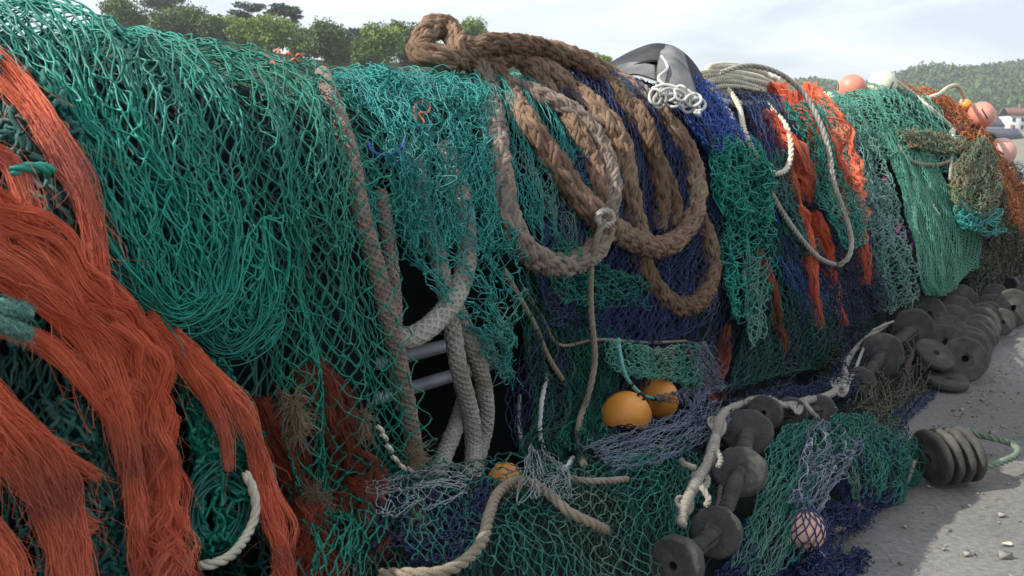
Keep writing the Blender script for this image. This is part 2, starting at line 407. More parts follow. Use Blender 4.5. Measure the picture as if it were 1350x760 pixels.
# ------------------------------------------------------------------ bundles of loose fibre
def fibre_geo(acc, path, n_y, n_f, spread=.25, rad=.0007, fr=.004, off=.02, splay=0.0, kink=1.0, nseg=52, tail=.0, thick=.5):
    """path: (px, py, width_px[, off]); n_y yarns of n_f fibres"""
    c = []; w = []
    for p in path:
        o = p[3] if len(p) > 3 else off
        Q = W(p[0], p[1], o); c.append(Q); _, _, dep = project(Q); w.append(p[2] * dep / F)
    q, u = crpath(c, .003); Lt = u[-1]
    idx = np.linspace(0, len(q) - 1, nseg).astype(int); q = q[idx]; u = u[idx]
    cl = np.r_[0, np.cumsum(np.linalg.norm(np.diff(np.array(c), axis=0), axis=1))]
    wd = np.interp(u / Lt, cl / cl[-1], w)
    T = np.gradient(q, axis=0); T /= np.linalg.norm(T, axis=1, keepdims=True)
    out = np.array(EYE - q); out -= T * (out * T).sum(1)[:, None]; out /= np.linalg.norm(out, axis=1)[:, None]
    side = np.cross(T, out)
    for y in range(n_y):
        SEED[0] += 3; na, nb = SN(SEED[0], 1.4, 6, 1), SN(SEED[0] + 1, 1.4, 6, 1)
        x0, z0 = np.clip(RNG.normal(0, .42), -1, 1), RNG.uniform(-.5, 1)
        fx = x0 * .5 * wd + spread * wd * (na(u * 5) + .35 * nb(u * 11)); fz_ = (z0 * .5 * wd * thick + spread * .5 * wd * (nb(u * 5) + .35 * na(u * 11)))
        st = 0 if RNG.uniform() < .7 else RNG.integers(0, nseg // 3)
        en = nseg if RNG.uniform() < .6 else RNG.integers(int(nseg * .7), nseg)
        Y = q + side * fx[:, None] + out * fz_[:, None]
        Y = Y[st:en]; uu = u[st:en]
        if len(Y) < 5: continue
        ox = RNG.normal(0, fr, (n_f, 1)); oz = RNG.normal(0, fr, (n_f, 1))
        ks = RNG.normal(0, 1, (n_f, 5)); kf_ = RNG.uniform(5, 38, (n_f, 5)); kp = RNG.uniform(0, 6.28, (n_f, 5))
        wx = (ks[..., None] * np.sin(kf_[..., None] * uu + kp[..., None]) / (.3 + kf_[..., None] * .06)).sum(1) * .0016 * kink
        ks = RNG.normal(0, 1, (n_f, 5)); kp = RNG.uniform(0, 6.28, (n_f, 5))
        wz = (ks[..., None] * np.sin(kf_[..., None] * uu + kp[..., None]) / (.3 + kf_[..., None] * .06)).sum(1) * .0016 * kink
        g = 1 + splay * (uu / Lt)
        P = Y[None] + side[st:en][None] * (ox * g + wx)[..., None] + out[st:en][None] * (oz * g + wz)[..., None]
        P[..., 2] = np.maximum(P[..., 2], .004)
        en_ = RNG.uniform(.72, 1.08, (n_f, 1)); tt = np.linspace(0, 1, P.shape[1])[None]
        tubes(acc, P, rad * RNG.uniform(.6, 1.3, (n_f, 1)) * np.clip((en_ - tt) * 12, .02, 1), 3, rnd=np.clip(RNG.uniform(0, 1) * .75 + RNG.uniform(0, .25, n_f), 0, 1))
        # stray hairs
        ns = max(1, n_f // 5); k0 = RNG.integers(0, len(Y) - 3, ns)
        b0 = Y[k0] + RNG.normal(0, fr, (ns, 3)); dd = RNG.normal(0, 1, (ns, 3)) * .012 + T[st:en][k0] * .04
        b1 = b0 + dd; b2 = b1 + dd * .6 + RNG.normal(0, 1, (ns, 3)) * .012 + np.array([0, 0, -.012]); b3 = b2 + RNG.normal(0, .012, (ns, 3)) + np.array([0, 0, -.015])
        tubes(acc, np.stack([b0, b1, b2, b3], 1), rad * .6, 3)
def fibres(name, label, m, paths, n_y=40, n_f=18, parent=None, group='bundles of frayed orange fibre', **k):
    a = Acc()
    for p in paths:
        kk = dict(k); ny, nf = n_y, n_f
        if isinstance(p, dict): kk.update(p); p = kk.pop('path'); ny = kk.pop('n_y', ny); nf = kk.pop('n_f', nf)
        fibre_geo(a, p, ny, nf, **kk)
    return link(name, a, M[m], parent=parent, label=label, cat=None if parent is not None else 'frayed fibre', group=None if parent is not None else group)
# ================================================================== the heap's inner mass and the rail it hangs on
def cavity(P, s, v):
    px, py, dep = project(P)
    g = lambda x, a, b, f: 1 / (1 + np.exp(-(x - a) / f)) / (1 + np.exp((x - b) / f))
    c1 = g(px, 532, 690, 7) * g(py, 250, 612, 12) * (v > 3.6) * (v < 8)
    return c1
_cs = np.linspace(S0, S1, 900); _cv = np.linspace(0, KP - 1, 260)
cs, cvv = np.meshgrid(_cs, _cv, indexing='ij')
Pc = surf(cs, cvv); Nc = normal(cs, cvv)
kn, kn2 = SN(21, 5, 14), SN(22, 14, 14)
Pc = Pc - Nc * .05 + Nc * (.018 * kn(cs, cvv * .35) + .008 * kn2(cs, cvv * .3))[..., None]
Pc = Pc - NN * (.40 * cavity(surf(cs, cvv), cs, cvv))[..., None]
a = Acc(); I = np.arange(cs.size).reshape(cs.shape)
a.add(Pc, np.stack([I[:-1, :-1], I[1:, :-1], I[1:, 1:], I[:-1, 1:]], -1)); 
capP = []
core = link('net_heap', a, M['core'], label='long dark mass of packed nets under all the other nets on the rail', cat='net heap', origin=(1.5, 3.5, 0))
# rail inside the heap
def cyl(acc, p, q, r, n=14):
    longtube(acc, np.linspace(p, q, 6), np.full(6, r), n)
ro = at(565, 505, 2.96)
def onplane(px, py, n):
    d = ray(px, py); return EYE + d * (n / d.dot(NN))
rail = empty('guard_rail', (ro[0], ro[1], 0), 'pale grey tubular metal rail seen in the dark gap between hanging nets', 'guard rail')
for py_ in (505, 462):
    r0 = onplane(565, py_, -1.93); a = Acc(); cyl(a, r0 - A * 1.6, r0 + A * 6, .021); link('rail', a, M['galv'], rail)
for ds in (-1.1, 1.3, 3.4, 5.5):
    b0 = onplane(565, 505, -1.96) + A * ds; b0[2] = 0; a = Acc(); cyl(a, b0, b0 + np.array([0, 0, 1.05]), .028); link('post', a, M['galv'], rail)

# ================================================================== nets
G = 'nets draped over the rail'
def gr(*rows): return [list(r) for r in rows]
# general background netting that fills between the named nets
net('fishing_net', 'dark navy netting at the back showing between the brown hawser loops', 'navy', group=G, nu=70, nv=56, r=.0022, off=.0, fold=.03, kf=9, over=1.2, layers=2,
    rows=gr([(700, 85), (800, 85), (900, 105), (1000, 120), (1090, 135)], [(700, 200), (800, 200), (900, 220), (1000, 240), (1100, 250)],
            [(690, 420), (800, 420), (900, 400), (1020, 380), (1120, 340)], [(690, 600), (800, 585), (900, 550), (1010, 500), (1150, 430)]))
net('fishing_net', 'dark green netting hidden low behind the orange fibre at the left edge', 'chunky', group=G, nu=34, nv=46, r=.0032, off=-.03, fold=.03, kf=6, over=1.0, layers=2,
    rows=gr([(-120, -60), (60, -15), (200, 25), (420, 80)], [(-120, 200), (60, 220), (230, 230), (450, 260)],
            [(-120, 480), (90, 480), (250, 500), (480, 500)], [(-120, 800), (90, 800), (260, 800), (500, 780)]))
# N1 big teal net, thick twine: swathe from upper left to lower right, ends in a U bundle
net('fishing_net', 'big bright teal net of thick twine gathered in a sagging bundle at upper left', 'teal', group=G, r=.0020, sides=5, seg=5, knot=1.7,
    specs=[dict(nu=22, nv=38, off=.045, fold=.03, kf=4, over=1.3, layers=2, dl=.016, jit=.05, bunch=.55,
    rows=gr([(-90, -60), (60, -14), (150, 22), (215, 28)], [(-60, 30), (70, 60), (170, 90), (260, 110)], [(50, 150), (120, 180), (210, 200), (300, 220)],
            [(130, 260), (180, 270), (240, 290), (318, 310)], [(160, 350), (205, 365), (250, 372), (325, 360)], [(182, 408), (215, 425), (260, 428), (310, 395)])),
    dict(nu=12, nv=30, off=.07, fold=.02, kf=3, over=1.2, layers=1, jit=.05, bunch=.5,
    rows=gr([(-60, -40), (40, -20), (150, 24)], [(60, 60), (130, 70), (230, 110)], [(120, 180), (190, 200), (270, 210)], [(140, 300), (195, 320), (275, 330)], [(180, 395), (225, 418), (290, 385)])),
    dict(nu=13, nv=18, off=.05, fold=.02, kf=3, layers=2, jit=0.077, bunch=.7,
    rows=gr([(215, 300), (280, 300), (360, 290)], [(235, 380), (290, 385), (362, 375)], [(245, 430), (290, 445), (352, 420)], [(268, 455), (300, 468), (335, 455)]))])
# U shaped loops at the bottom of that bundle
# N2
net('fishing_net', 'long teal net of open diamonds hanging from the ridge down to the bottom edge', 'teal2', group=G, r=.0018, sides=5, seg=5, knot=1.8,
    specs=[dict(nu=15, nv=76, off=.02, fold=.022, kf=3, over=1.3, layers=2, dl=.028, jit=.05, bunch=.35,
    rows=gr([(180, 24), (270, 42), (360, 62), (452, 96)], [(250, 120), (320, 130), (400, 150), (478, 180)], [(310, 260), (365, 270), (430, 280), (500, 300)],
            [(338, 430), (390, 440), (450, 440), (528, 450)], [(350, 560), (405, 570), (470, 570), (560, 590)], [(385, 690), (425, 695), (470, 680), (520, 650)], [(400, 790), (440, 790), (480, 770), (515, 720)])),
    dict(nu=11, nv=34, off=.065, fold=.02, kf=2, over=1.3, layers=1, jit=.05, bunch=.3,
    rows=gr([(180, 24), (260, 38), (345, 55)], [(260, 100), (330, 100), (400, 120)], [(330, 220), (380, 230), (440, 240)], [(360, 330), (400, 340), (460, 340)]))])
# N3 aqua
net('fishing_net', 'pale aqua net of thin twine over the ridge beside the brown hawser', 'aqua', group=G, r=.0015, seg=6, sag=0.154, loose=1,
    specs=[dict(nu=30, nv=34, off=-.015, fold=.02, kf=4, over=1.2, layers=1, jit=.1, r=.002, rows=gr([(430, 92), (520, 86), (640, 96)], [(455, 160), (540, 160), (655, 165)], [(480, 260), (560, 265), (665, 270)], [(500, 350), (580, 350), (672, 350)])),
    dict(nu=30, nv=40, off=.04, fold=.02, kf=4, over=1.3, layers=2, dl=.014, jit=0.121, bunch=.4, warp=1.6,
    rows=gr([(440, 88), (510, 84), (580, 90), (636, 96)], [(470, 140), (530, 145), (600, 145), (648, 150)], [(505, 230), (550, 235), (610, 235), (656, 240)], [(515, 330), (560, 335), (620, 330), (664, 330)])),
    dict(nu=20, nv=34, off=.05, fold=.03, kf=2, layers=1, jit=0.154, bunch=.3, warp=1.8, drop=.16,
    rows=gr([(510, 290), (560, 300), (610, 300), (664, 300)], [(540, 380), (590, 380), (630, 380), (668, 385)], [(600, 430), (625, 440), (645, 450), (668, 455)], [(622, 470), (635, 480), (650, 500), (672, 510)])),
    dict(nu=22, nv=22, off=.06, fold=.02, kf=2, over=1.0, layers=1, jit=0.165, bunch=.2, warp=2.2, drop=.2,
    rows=gr([(440, 85), (510, 80), (600, 90)], [(470, 110), (530, 112), (620, 120)], [(480, 160), (550, 165), (635, 170)]))])
net('fishing_net', 'fine sea blue net behind the leftmost loop of brown hawser', 'aqua', group=G, r=.0012, seg=5, sag=0.140, nu=36, nv=44, off=.035, fold=.02, kf=4, over=.8, layers=2, jit=0.121, warp=1.6,
    rows=gr([(640, 100), (680, 100), (730, 110)], [(655, 170), (700, 170), (752, 190)], [(668, 250), (715, 250), (770, 265)], [(690, 320), (725, 335), (765, 335)]))
# N5 blue net under hawser
net('fishing_net', 'wide blue net stretched behind the brown hawser with an old rope along its edge', 'blue', group=G, r=.0016, seg=4,
    specs=[dict(nu=58, nv=62, off=.03, fold=.03, kf=6, layers=2, dl=.016, jit=0.088, bunch=.5, over=.6,
    rows=gr([(735, 120), (790, 115), (850, 130), (900, 150)], [(730, 220), (800, 220), (860, 230), (930, 240)], [(690, 330), (780, 330), (860, 330), (930, 330)], [(690, 400), (770, 440), (850, 448), (925, 420)])),
    dict(nu=30, nv=16, off=.055, fold=.02, kf=4, layers=1, jit=0.110, rows=gr([(690, 370), (770, 385), (850, 390), (930, 370)], [(700, 425), (775, 450), (850, 452), (920, 435)]))])
# N6 dark green curtain
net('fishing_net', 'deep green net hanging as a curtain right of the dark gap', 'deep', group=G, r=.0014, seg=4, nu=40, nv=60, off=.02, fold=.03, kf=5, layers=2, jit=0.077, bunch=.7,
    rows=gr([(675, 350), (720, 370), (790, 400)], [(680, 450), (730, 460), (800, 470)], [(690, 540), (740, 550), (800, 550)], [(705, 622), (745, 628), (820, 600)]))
net('fishing_net', 'sparse green mesh lying over the middle of the wide blue net', 'teal2', group=G, r=.0014, seg=5, sag=.15, nu=22, nv=26, off=.075, fold=.02, kf=3, layers=1, jit=.14, drop=.12,
    rows=gr([(705, 300), (745, 330), (780, 345)], [(700, 350), (760, 365), (830, 370)], [(705, 400), (770, 412), (850, 415)]))
net('fishing_net', 'small tangled green net draped over the two orange floats', 'palegreen', group=G, r=.0014, seg=5, sag=0.175, nu=24, nv=22, off=.085, fold=.02, kf=3, layers=2, dl=.01, jit=0.138, drop=.1,
    rows=gr([(770, 445), (830, 450), (890, 452)], [(780, 480), (835, 480), (895, 490)], [(825, 490), (860, 498), (898, 515)]))
net('fishing_net', 'loose green mesh hanging between the small grey rope and the orange floats', 'teal2', group=G, r=.0012, seg=5, sag=0.140, nu=30, nv=44, off=.03, fold=.03, kf=3, layers=1, jit=0.110, drop=.06,
    rows=gr([(735, 420), (780, 430), (830, 440)], [(735, 500), (775, 500), (810, 500)], [(735, 560), (765, 570), (800, 580)], [(740, 610), (765, 615), (790, 610)]))
# N9 lilac strands
net('fishing_net', 'bleached lilac and blue net stretched sideways under the orange floats', 'lilac', group=G, r=.0009, seg=4, nu=16, nv=34, off=.05, fold=.02, kf=4, layers=2, jit=0.066, bunch=.6,
    rows=gr([(760, 610), (780, 625), (800, 645)], [(830, 590), (850, 605), (870, 625)], [(880, 570), (905, 585), (930, 600)], [(930, 545), (950, 555), (965, 565)]))
net('fishing_net', 'narrow lilac net hanging taut to the right of the orange floats', 'lilac', group=G, r=.0011, seg=4, nu=15, nv=36, off=.08, fold=.015, kf=3, layers=2, jit=0.055, bunch=.6,
    rows=gr([(880, 448), (893, 448), (908, 445)], [(890, 490), (908, 490), (928, 490)], [(895, 530), (915, 530), (935, 525)], [(870, 570), (905, 570), (935, 555)]))
# N10 blue lit trawl
net('fishing_net', 'bright blue net bunched below the white lacing on the grey rubber sheet', 'brightblue', group=G, r=.002, seg=4,
    specs=[dict(nu=24, nv=36, off=.10, fold=.04, kf=4, layers=2, jit=0.110, rows=gr([(848, 112), (868, 114), (895, 118)], [(866, 135), (888, 138), (918, 138)], [(880, 170), (908, 172), (940, 165)], [(905, 212), (932, 212), (958, 200)])),
    dict(nu=16, nv=50, off=.03, fold=.03, kf=3, layers=2, jit=0.083, rows=gr([(930, 190), (955, 180), (975, 175)], [(985, 260), (1000, 260), (1020, 255)], [(1005, 340), (1025, 340), (1045, 330)], [(1040, 420), (1060, 420), (1080, 400)]))])
net('fishing_net', 'thick crumpled turquoise net right of the brown hawser loops', 'teal', group=G, r=.0028, seg=5, sag=0.140, knot=1.6,
    specs=[dict(nu=17, nv=20, off=.085, fold=.04, kf=2, layers=3, dl=.018, jit=0.132, warp=1.8, rows=gr([(905, 190), (940, 192), (975, 215)], [(912, 235), (950, 240), (993, 245)], [(925, 285), (955, 292), (990, 285)])),
    dict(nu=12, nv=30, off=.07, fold=.03, kf=2, layers=2, jit=0.088, rows=gr([(930, 270), (958, 275), (992, 270)], [(930, 350), (962, 355), (998, 350)], [(945, 420), (968, 425), (985, 410)]))])
net('fishing_net', 'grey green net frayed to white cords hanging under the turquoise net', 'greygreen', group=G, r=.0024, seg=5, nu=8, nv=24, off=.09, fold=.02, kf=2, layers=2, jit=0.110,
    rows=gr([(945, 330), (965, 335), (990, 330)], [(955, 400), (968, 400), (985, 400)], [(962, 460), (972, 462), (982, 455)]))
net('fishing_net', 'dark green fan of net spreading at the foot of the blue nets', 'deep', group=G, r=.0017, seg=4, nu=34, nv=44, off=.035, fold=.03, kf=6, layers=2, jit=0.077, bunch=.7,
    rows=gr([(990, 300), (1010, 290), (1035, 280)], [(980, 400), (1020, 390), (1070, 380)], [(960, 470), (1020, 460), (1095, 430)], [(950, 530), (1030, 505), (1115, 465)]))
net('fishing_net', 'royal blue net hanging in a long strip above the disc rope', 'blue', group=G, r=.0019, seg=4, nu=22, nv=50, off=.045, fold=.03, kf=4, layers=2, jit=0.088,
    rows=gr([(955, 130), (980, 120), (1010, 130)], [(985, 230), (1005, 225), (1030, 220)], [(1005, 330), (1030, 330), (1060, 320)], [(1040, 430), (1065, 420), (1100, 400)]))
net('fishing_net', 'braided dark green net hem hanging between two white ropes', 'chunky', group=G, r=.0032, seg=4, nu=8, nv=34, off=.07, fold=.02, kf=2, layers=2, jit=0.066, bunch=.7,
    rows=gr([(995, 205), (1004, 205), (1014, 205)], [(1000, 260), (1014, 260), (1030, 258)], [(1020, 310), (1034, 308), (1050, 300)], [(1040, 342), (1052, 338), (1062, 328)]))
net('fishing_net', 'turquoise net of wide diamonds lying over the orange fibre', 'teal', group=G, r=.0023, seg=4,
    specs=[dict(nu=14, nv=40, off=.11, fold=.02, kf=3, layers=2, jit=0.088, bunch=.6, rows=gr([(1010, 160), (1030, 160), (1060, 150)], [(1030, 210), (1060, 215), (1090, 210)], [(1050, 270), (1085, 275), (1108, 265)], [(1080, 325), (1100, 325), (1122, 305)]))])
net('fishing_net', 'dark blue and green net low behind the lowest orange tassels', 'navy', group=G, r=.002, seg=4, nu=24, nv=34, off=.04, fold=.03, kf=4, layers=2, jit=0.088,
    rows=gr([(1070, 280), (1100, 270), (1135, 260)], [(1085, 360), (1115, 350), (1150, 340)], [(1095, 440), (1130, 425), (1168, 400)]))
net('fishing_net', 'grey green frayed net hanging right of the orange fibre', 'greygreen', group=G, r=.003, seg=4, sag=0.140,
    specs=[dict(nu=16, nv=36, off=.05, fold=.05, kf=3, over=.4, layers=2, jit=0.143, rows=gr([(1088, 160), (1110, 155), (1135, 160)], [(1110, 220), (1130, 220), (1155, 225)], [(1125, 270), (1145, 280), (1170, 290)])),
    dict(nu=18, nv=50, off=.035, fold=.04, kf=3, layers=2, jit=0.088, rows=gr([(1120, 240), (1140, 240), (1170, 250)], [(1140, 320), (1160, 320), (1190, 330)], [(1155, 420), (1175, 410), (1205, 395)]))])
net('fishing_net', 'sunlit faded green net over the top of the far mound', 'palegreen', group=G, r=.0035, seg=4, sag=0.112, nu=42, nv=40, off=.05, fold=.05, kf=5, over=1.4, layers=2, jit=0.110, dl=.025,
    rows=gr([(1085, 138), (1130, 124), (1180, 116), (1215, 122)], [(1088, 165), (1135, 155), (1185, 150), (1235, 160)], [(1120, 195), (1160, 185), (1215, 190), (1262, 200)], [(1150, 215), (1190, 225), (1230, 235), (1270, 235)]))
net('fishing_net', 'smooth green net panel bulging down in a rounded sack on the far mound', 'sage', group=G, r=.0032, seg=3, nu=46, nv=66, off=.07, fold=.02, kf=4, layers=2, jit=0.033, bunch=.3, dl=.02, warp=.5, sag=0.035,
    rows=gr([(1150, 165), (1175, 180), (1205, 195)], [(1168, 230), (1195, 235), (1235, 250)], [(1185, 300), (1215, 295), (1270, 300)], [(1196, 360), (1228, 358), (1283, 325)], [(1205, 392), (1235, 388), (1282, 345)]))
net('fishing_net', 'brownish green roll of net crossing the far mound', 'mixed', group=G, r=.0036, seg=4, sag=0.140, nu=40, nv=14, off=.11, fold=.04, kf=3, layers=3, jit=0.138,
    rows=gr([(1165, 182), (1200, 182), (1235, 190), (1268, 200)], [(1180, 208), (1205, 210), (1240, 215), (1262, 218)]))
net('fishing_net', 'small bag of rusty green net hanging below the tied ropes', 'mixed', group=G, r=.0036, seg=4, sag=0.140, nu=20, nv=26, off=.16, fold=.05, kf=3, layers=3, jit=0.110, bunch=.7,
    rows=gr([(1268, 195), (1276, 194), (1286, 200)], [(1235, 235), (1265, 235), (1292, 235)], [(1232, 270), (1262, 272), (1290, 268)], [(1240, 290), (1262, 295), (1280, 288)]))
net('fishing_net', 'rusty orange net heaped over the far shoulder of the mound', 'rust', group=G, r=.0040, seg=4, sag=0.210,
    specs=[dict(nu=30, nv=30, off=.08, fold=.07, kf=4, over=1.2, layers=3, jit=0.165, rows=gr([(1185, 120), (1215, 118), (1250, 135)], [(1215, 140), (1245, 145), (1280, 160)], [(1240, 165), (1275, 175), (1300, 180)], [(1262, 195), (1280, 205), (1296, 214)])),
    dict(nu=22, nv=36, off=.08, fold=.07, kf=3, over=.4, layers=3, jit=0.165, rows=gr([(1280, 175), (1292, 200), (1308, 226)], [(1292, 235), (1310, 240), (1334, 252)], [(1305, 270), (1325, 280), (1348, 290)], [(1312, 300), (1330, 310), (1350, 330)]))])
net('fishing_net', 'dark weedy net at the far end of the mound above the stacked discs', 'brownnet', group=G, r=.0045, seg=4, sag=0.210, nu=36, nv=46, off=.04, fold=.09, kf=4, over=.3, layers=3, jit=0.165,
    rows=gr([(1262, 225), (1300, 220), (1345, 240)], [(1270, 280), (1305, 290), (1350, 300)], [(1278, 330), (1310, 340), (1352, 345)], [(1262, 380), (1300, 392), (1350, 392)]))
net('fishing_net', 'knot of turquoise net caught under the hanging bag', 'aqua', group=G, r=.004, seg=4, sag=.1, nu=14, nv=14, off=.17, fold=.06, kf=2, layers=2, jit=.12,
    rows=gr([(1232, 278), (1262, 285), (1292, 282)], [(1240, 308), (1265, 315), (1290, 310)]))
# ---- left chunky nets between orange
net('fishing_net', 'coarse knotted teal net between the two lower orange bunches at left', 'chunky', group=G, r=.0045, sides=6, seg=6, knot=1.8, sag=0.112,
    specs=[dict(nu=9, nv=26, off=.03, fold=.03, kf=2, layers=2, jit=0.110, rows=gr([(40, 520), (90, 530), (135, 560)], [(60, 600), (110, 610), (160, 640)], [(90, 700), (125, 705), (165, 710)], [(110, 800), (140, 800), (170, 800)]))])
net('fishing_net', 'coarse dark teal net at the left edge behind the upper orange strands', 'chunky', group=G, r=.0042, sides=6, seg=6, knot=1.8, sag=0.154, nu=8, nv=22, off=.03, fold=.03, kf=2, layers=3, jit=0.165,
    rows=gr([(-40, 110), (15, 115), (60, 130)], [(-20, 190), (30, 200), (85, 210)], [(20, 270), (60, 280), (110, 290)], [(60, 330), (90, 340), (130, 350)]))
net('fishing_net', 'teal net with round meshes hanging beside the small white rope loop', 'teal2', group=G, r=.0036, sides=6, seg=6, knot=1.8, sag=0.140, 
    specs=[dict(nu=12, nv=30, off=.04, fold=.03, kf=3, layers=2, jit=0.110, rows=gr([(215, 460), (260, 470), (300, 500)], [(228, 560), (270, 570), (325, 580)], [(235, 650), (280, 660), (340, 650)], [(240, 760), (285, 760), (350, 730)]))])
# ---- apron
net('fishing_net', 'green net of open diamonds heaped along the ledge at bottom centre', 'ledge', group='nets lying at the foot of the heap', r=.0015, seg=5, sag=0.112,
    specs=[dict(nu=30, nv=26, off=.055, fold=.02, kf=3, layers=1, dl=.015, jit=.05, bunch=.15, warp=.6, under=0,
    rows=gr([(500, 640), (600, 630), (720, 628), (840, 615), (905, 600)], [(510, 680), (610, 670), (730, 665), (850, 650), (915, 630)], [(520, 720), (620, 715), (740, 715), (850, 700), (905, 680)], [(530, 800), (640, 800), (750, 800), (850, 790), (890, 760)]))])
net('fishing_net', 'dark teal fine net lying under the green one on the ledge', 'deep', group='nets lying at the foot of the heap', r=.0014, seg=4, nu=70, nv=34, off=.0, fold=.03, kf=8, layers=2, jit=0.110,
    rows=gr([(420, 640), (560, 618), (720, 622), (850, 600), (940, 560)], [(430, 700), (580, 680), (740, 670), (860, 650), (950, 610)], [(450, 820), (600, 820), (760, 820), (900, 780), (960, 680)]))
net('fishing_net', 'fine white net spread over blue netting at lower left of the ledge', 'greywhite', group='nets lying at the foot of the heap', r=.00075, seg=4, sag=.06, nu=15, nv=26, off=.075, fold=.015, kf=3, layers=1, jit=.08, bunch=.6,
    rows=gr([(478, 655), (474, 690), (470, 735)], [(520, 648), (520, 685), (518, 728)], [(560, 645), (562, 680), (560, 712)], [(615, 648), (618, 668), (612, 690)]))
net('fishing_net', 'small fan of white mesh between the two arms of the grey rope on the ledge', 'greywhite', group='nets lying at the foot of the heap', r=.0007, seg=4, sag=.06, nu=16, nv=18, off=.095, fold=.015, kf=3, layers=1, jit=.08, bunch=.4,
    rows=gr([(690, 640), (700, 637), (715, 645)], [(672, 668), (702, 664), (740, 672)], [(655, 705), (692, 700), (738, 698)]))
net('fishing_net', 'bunched blue net beside the grey rope at the bottom edge', 'navy', group='nets lying at the foot of the heap', r=.002, seg=5, sag=0.210, 
    specs=[dict(nu=10, nv=28, off=.03, fold=.02, kf=2, layers=2, jit=0.165, rows=gr([(628, 650), (640, 650), (655, 655)], [(610, 695), (625, 700), (640, 705)], [(570, 725), (590, 735), (600, 750)], [(500, 730), (520, 745), (530, 765)])),
           dict(nu=30, nv=14, off=.03, fold=.03, kf=3, layers=2, jit=0.165, rows=gr([(480, 660), (540, 650), (600, 660)], [(480, 740), (540, 740), (600, 730)]))])
net('fishing_net', 'dark blue net tangled behind the pale wrapped rope', 'navy', group='nets lying at the foot of the heap', r=.0016, seg=5, sag=0.210, nu=44, nv=24, off=.02, fold=.03, kf=6, layers=2, jit=0.165,
    rows=gr([(880, 590), (960, 545), (1040, 515), (1110, 475), (1160, 430)], [(880, 640), (940, 585), (1040, 545), (1110, 525), (1170, 480)]))
net('fishing_net', 'green and white net bundle between the near discs and the pink float', 'ledge', group='nets lying at the foot of the heap', r=.0018, seg=5, sag=0.126,
    specs=[dict(nu=26, nv=30, off=.07, fold=.03, kf=3, layers=2, jit=0.099, rows=gr([(1015, 578), (1040, 572), (1070, 568)], [(990, 610), (1040, 610), (1095, 605)], [(965, 670), (1010, 670), (1050, 665)], [(930, 760), (960, 760), (1000, 755)])),
           dict(nu=30, nv=18, off=.09, fold=.04, kf=3, layers=2, jit=0.110, rows=gr([(1060, 566), (1110, 562), (1160, 572), (1182, 600)], [(1070, 600), (1120, 600), (1160, 610), (1185, 630)], [(1090, 660), (1120, 655), (1150, 650), (1180, 645)]))])
net('fishing_net', 'white net caught over the green bundle near the pink float', 'lilac', group='nets lying at the foot of the heap', r=.0016, seg=5, sag=0.140, nu=18, nv=22, off=.11, fold=.03, kf=3, layers=1, jit=0.132,
    rows=gr([(1040, 580), (1070, 580), (1100, 590)], [(1020, 620), (1060, 625), (1095, 620)], [(990, 680), (1020, 685), (1040, 680)]))
net('fishing_net', 'navy net with open meshes along the foot of the heap on the quay', 'blue', group='nets lying at the foot of the heap', r=.0018, seg=5, sag=0.140,
    specs=[dict(nu=36, nv=20, off=.05, fold=.04, kf=4, layers=2, jit=0.110, rows=gr([(1080, 610), (1150, 570), (1240, 515)], [(1090, 660), (1160, 630), (1248, 585)], [(1095, 705), (1170, 675), (1240, 632)])),
    dict(nu=30, nv=24, off=.05, fold=.03, kf=4, layers=2, jit=0.110, rows=gr([(960, 690), (1010, 680), (1090, 660)], [(940, 740), (1010, 730), (1095, 700)], [(900, 800), (1000, 790), (1090, 745)]))])
net('fishing_net', 'grey brown netting under the farther discs and chain', 'brownnet', group='nets lying at the foot of the heap', r=.0022, seg=4, sag=0.175, nu=40, nv=20, off=.0, fold=.04, kf=5, layers=2, jit=0.138,
    rows=gr([(1110, 500), (1170, 430), (1260, 390), (1345, 380)], [(1110, 545), (1170, 520), (1250, 470), (1335, 420)], [(1110, 580), (1180, 570), (1240, 540), (1320, 470)]))
# pot of nets around pink float
net('fishing_net', 'loose net pocket of blue twine wrapped round the pink float on the ground', 'brightblue', group='nets lying at the foot of the heap', r=.0022, seg=5, nu=9, nv=10, off=.0, jit=0.055,
    layers=1, S=None, rows=gr([(1010, 665), (1058, 655), (1100, 670)], [(1005, 700), (1058, 700), (1100, 705)], [(1010, 750), (1060, 755), (1095, 745)]), fold=.0) if False else None

# ================================================================== loose orange fibre
OR = 'bundles of frayed orange fibre'
fibres('orange_fibre_bunch', 'thin orange red strands falling from the top of the left edge', 'orange', [
    dict(path=[(-30, 60, 21), (20, 110, 24), (60, 170, 30), (95, 230, 33), (118, 290, 28), (128, 340, 21), (140, 400, 14)], n_y=30, n_f=16, spread=.22),
    dict(path=[(-20, 90, 7), (40, 150, 8), (90, 190, 8), (94, 230, 5)], n_y=5, n_f=10),
    dict(path=[(-30, 190, 15), (10, 215, 21), (35, 270, 24), (50, 320, 21)], n_y=12, n_f=16)], off=.12, rad=.00055, kink=1.3, fr=.0045)
fibres('orange_fibre_bunch', 'widest orange red fibre bunch sweeping down through the left side', 'orange', [
    dict(path=[(-60, 250, 43), (10, 315, 68), (75, 370, 72), (140, 435, 68), (185, 510, 64), (208, 590, 53), (218, 680, 47), (225, 790, 53)], n_y=30, n_f=30, spread=.42, kink=1.5, fr=.0045),
    dict(path=[(-40, 330, 43), (40, 370, 43), (110, 440, 36), (150, 520, 25), (168, 590, 21), (180, 680, 25), (185, 780, 28)], n_y=26, n_f=20, spread=.3),
    dict(path=[(-20, 420, 28), (60, 450, 24), (110, 500, 21), (150, 560, 18), (165, 620, 14)], n_y=14, n_f=18),
    dict(path=[(30, 340, 21, .12), (110, 400, 28, .12), (165, 470, 21, .12), (130, 520, 17, .12), (110, 480, 14, .12)], n_y=10, n_f=16)], off=.12, rad=.00058, group=OR)
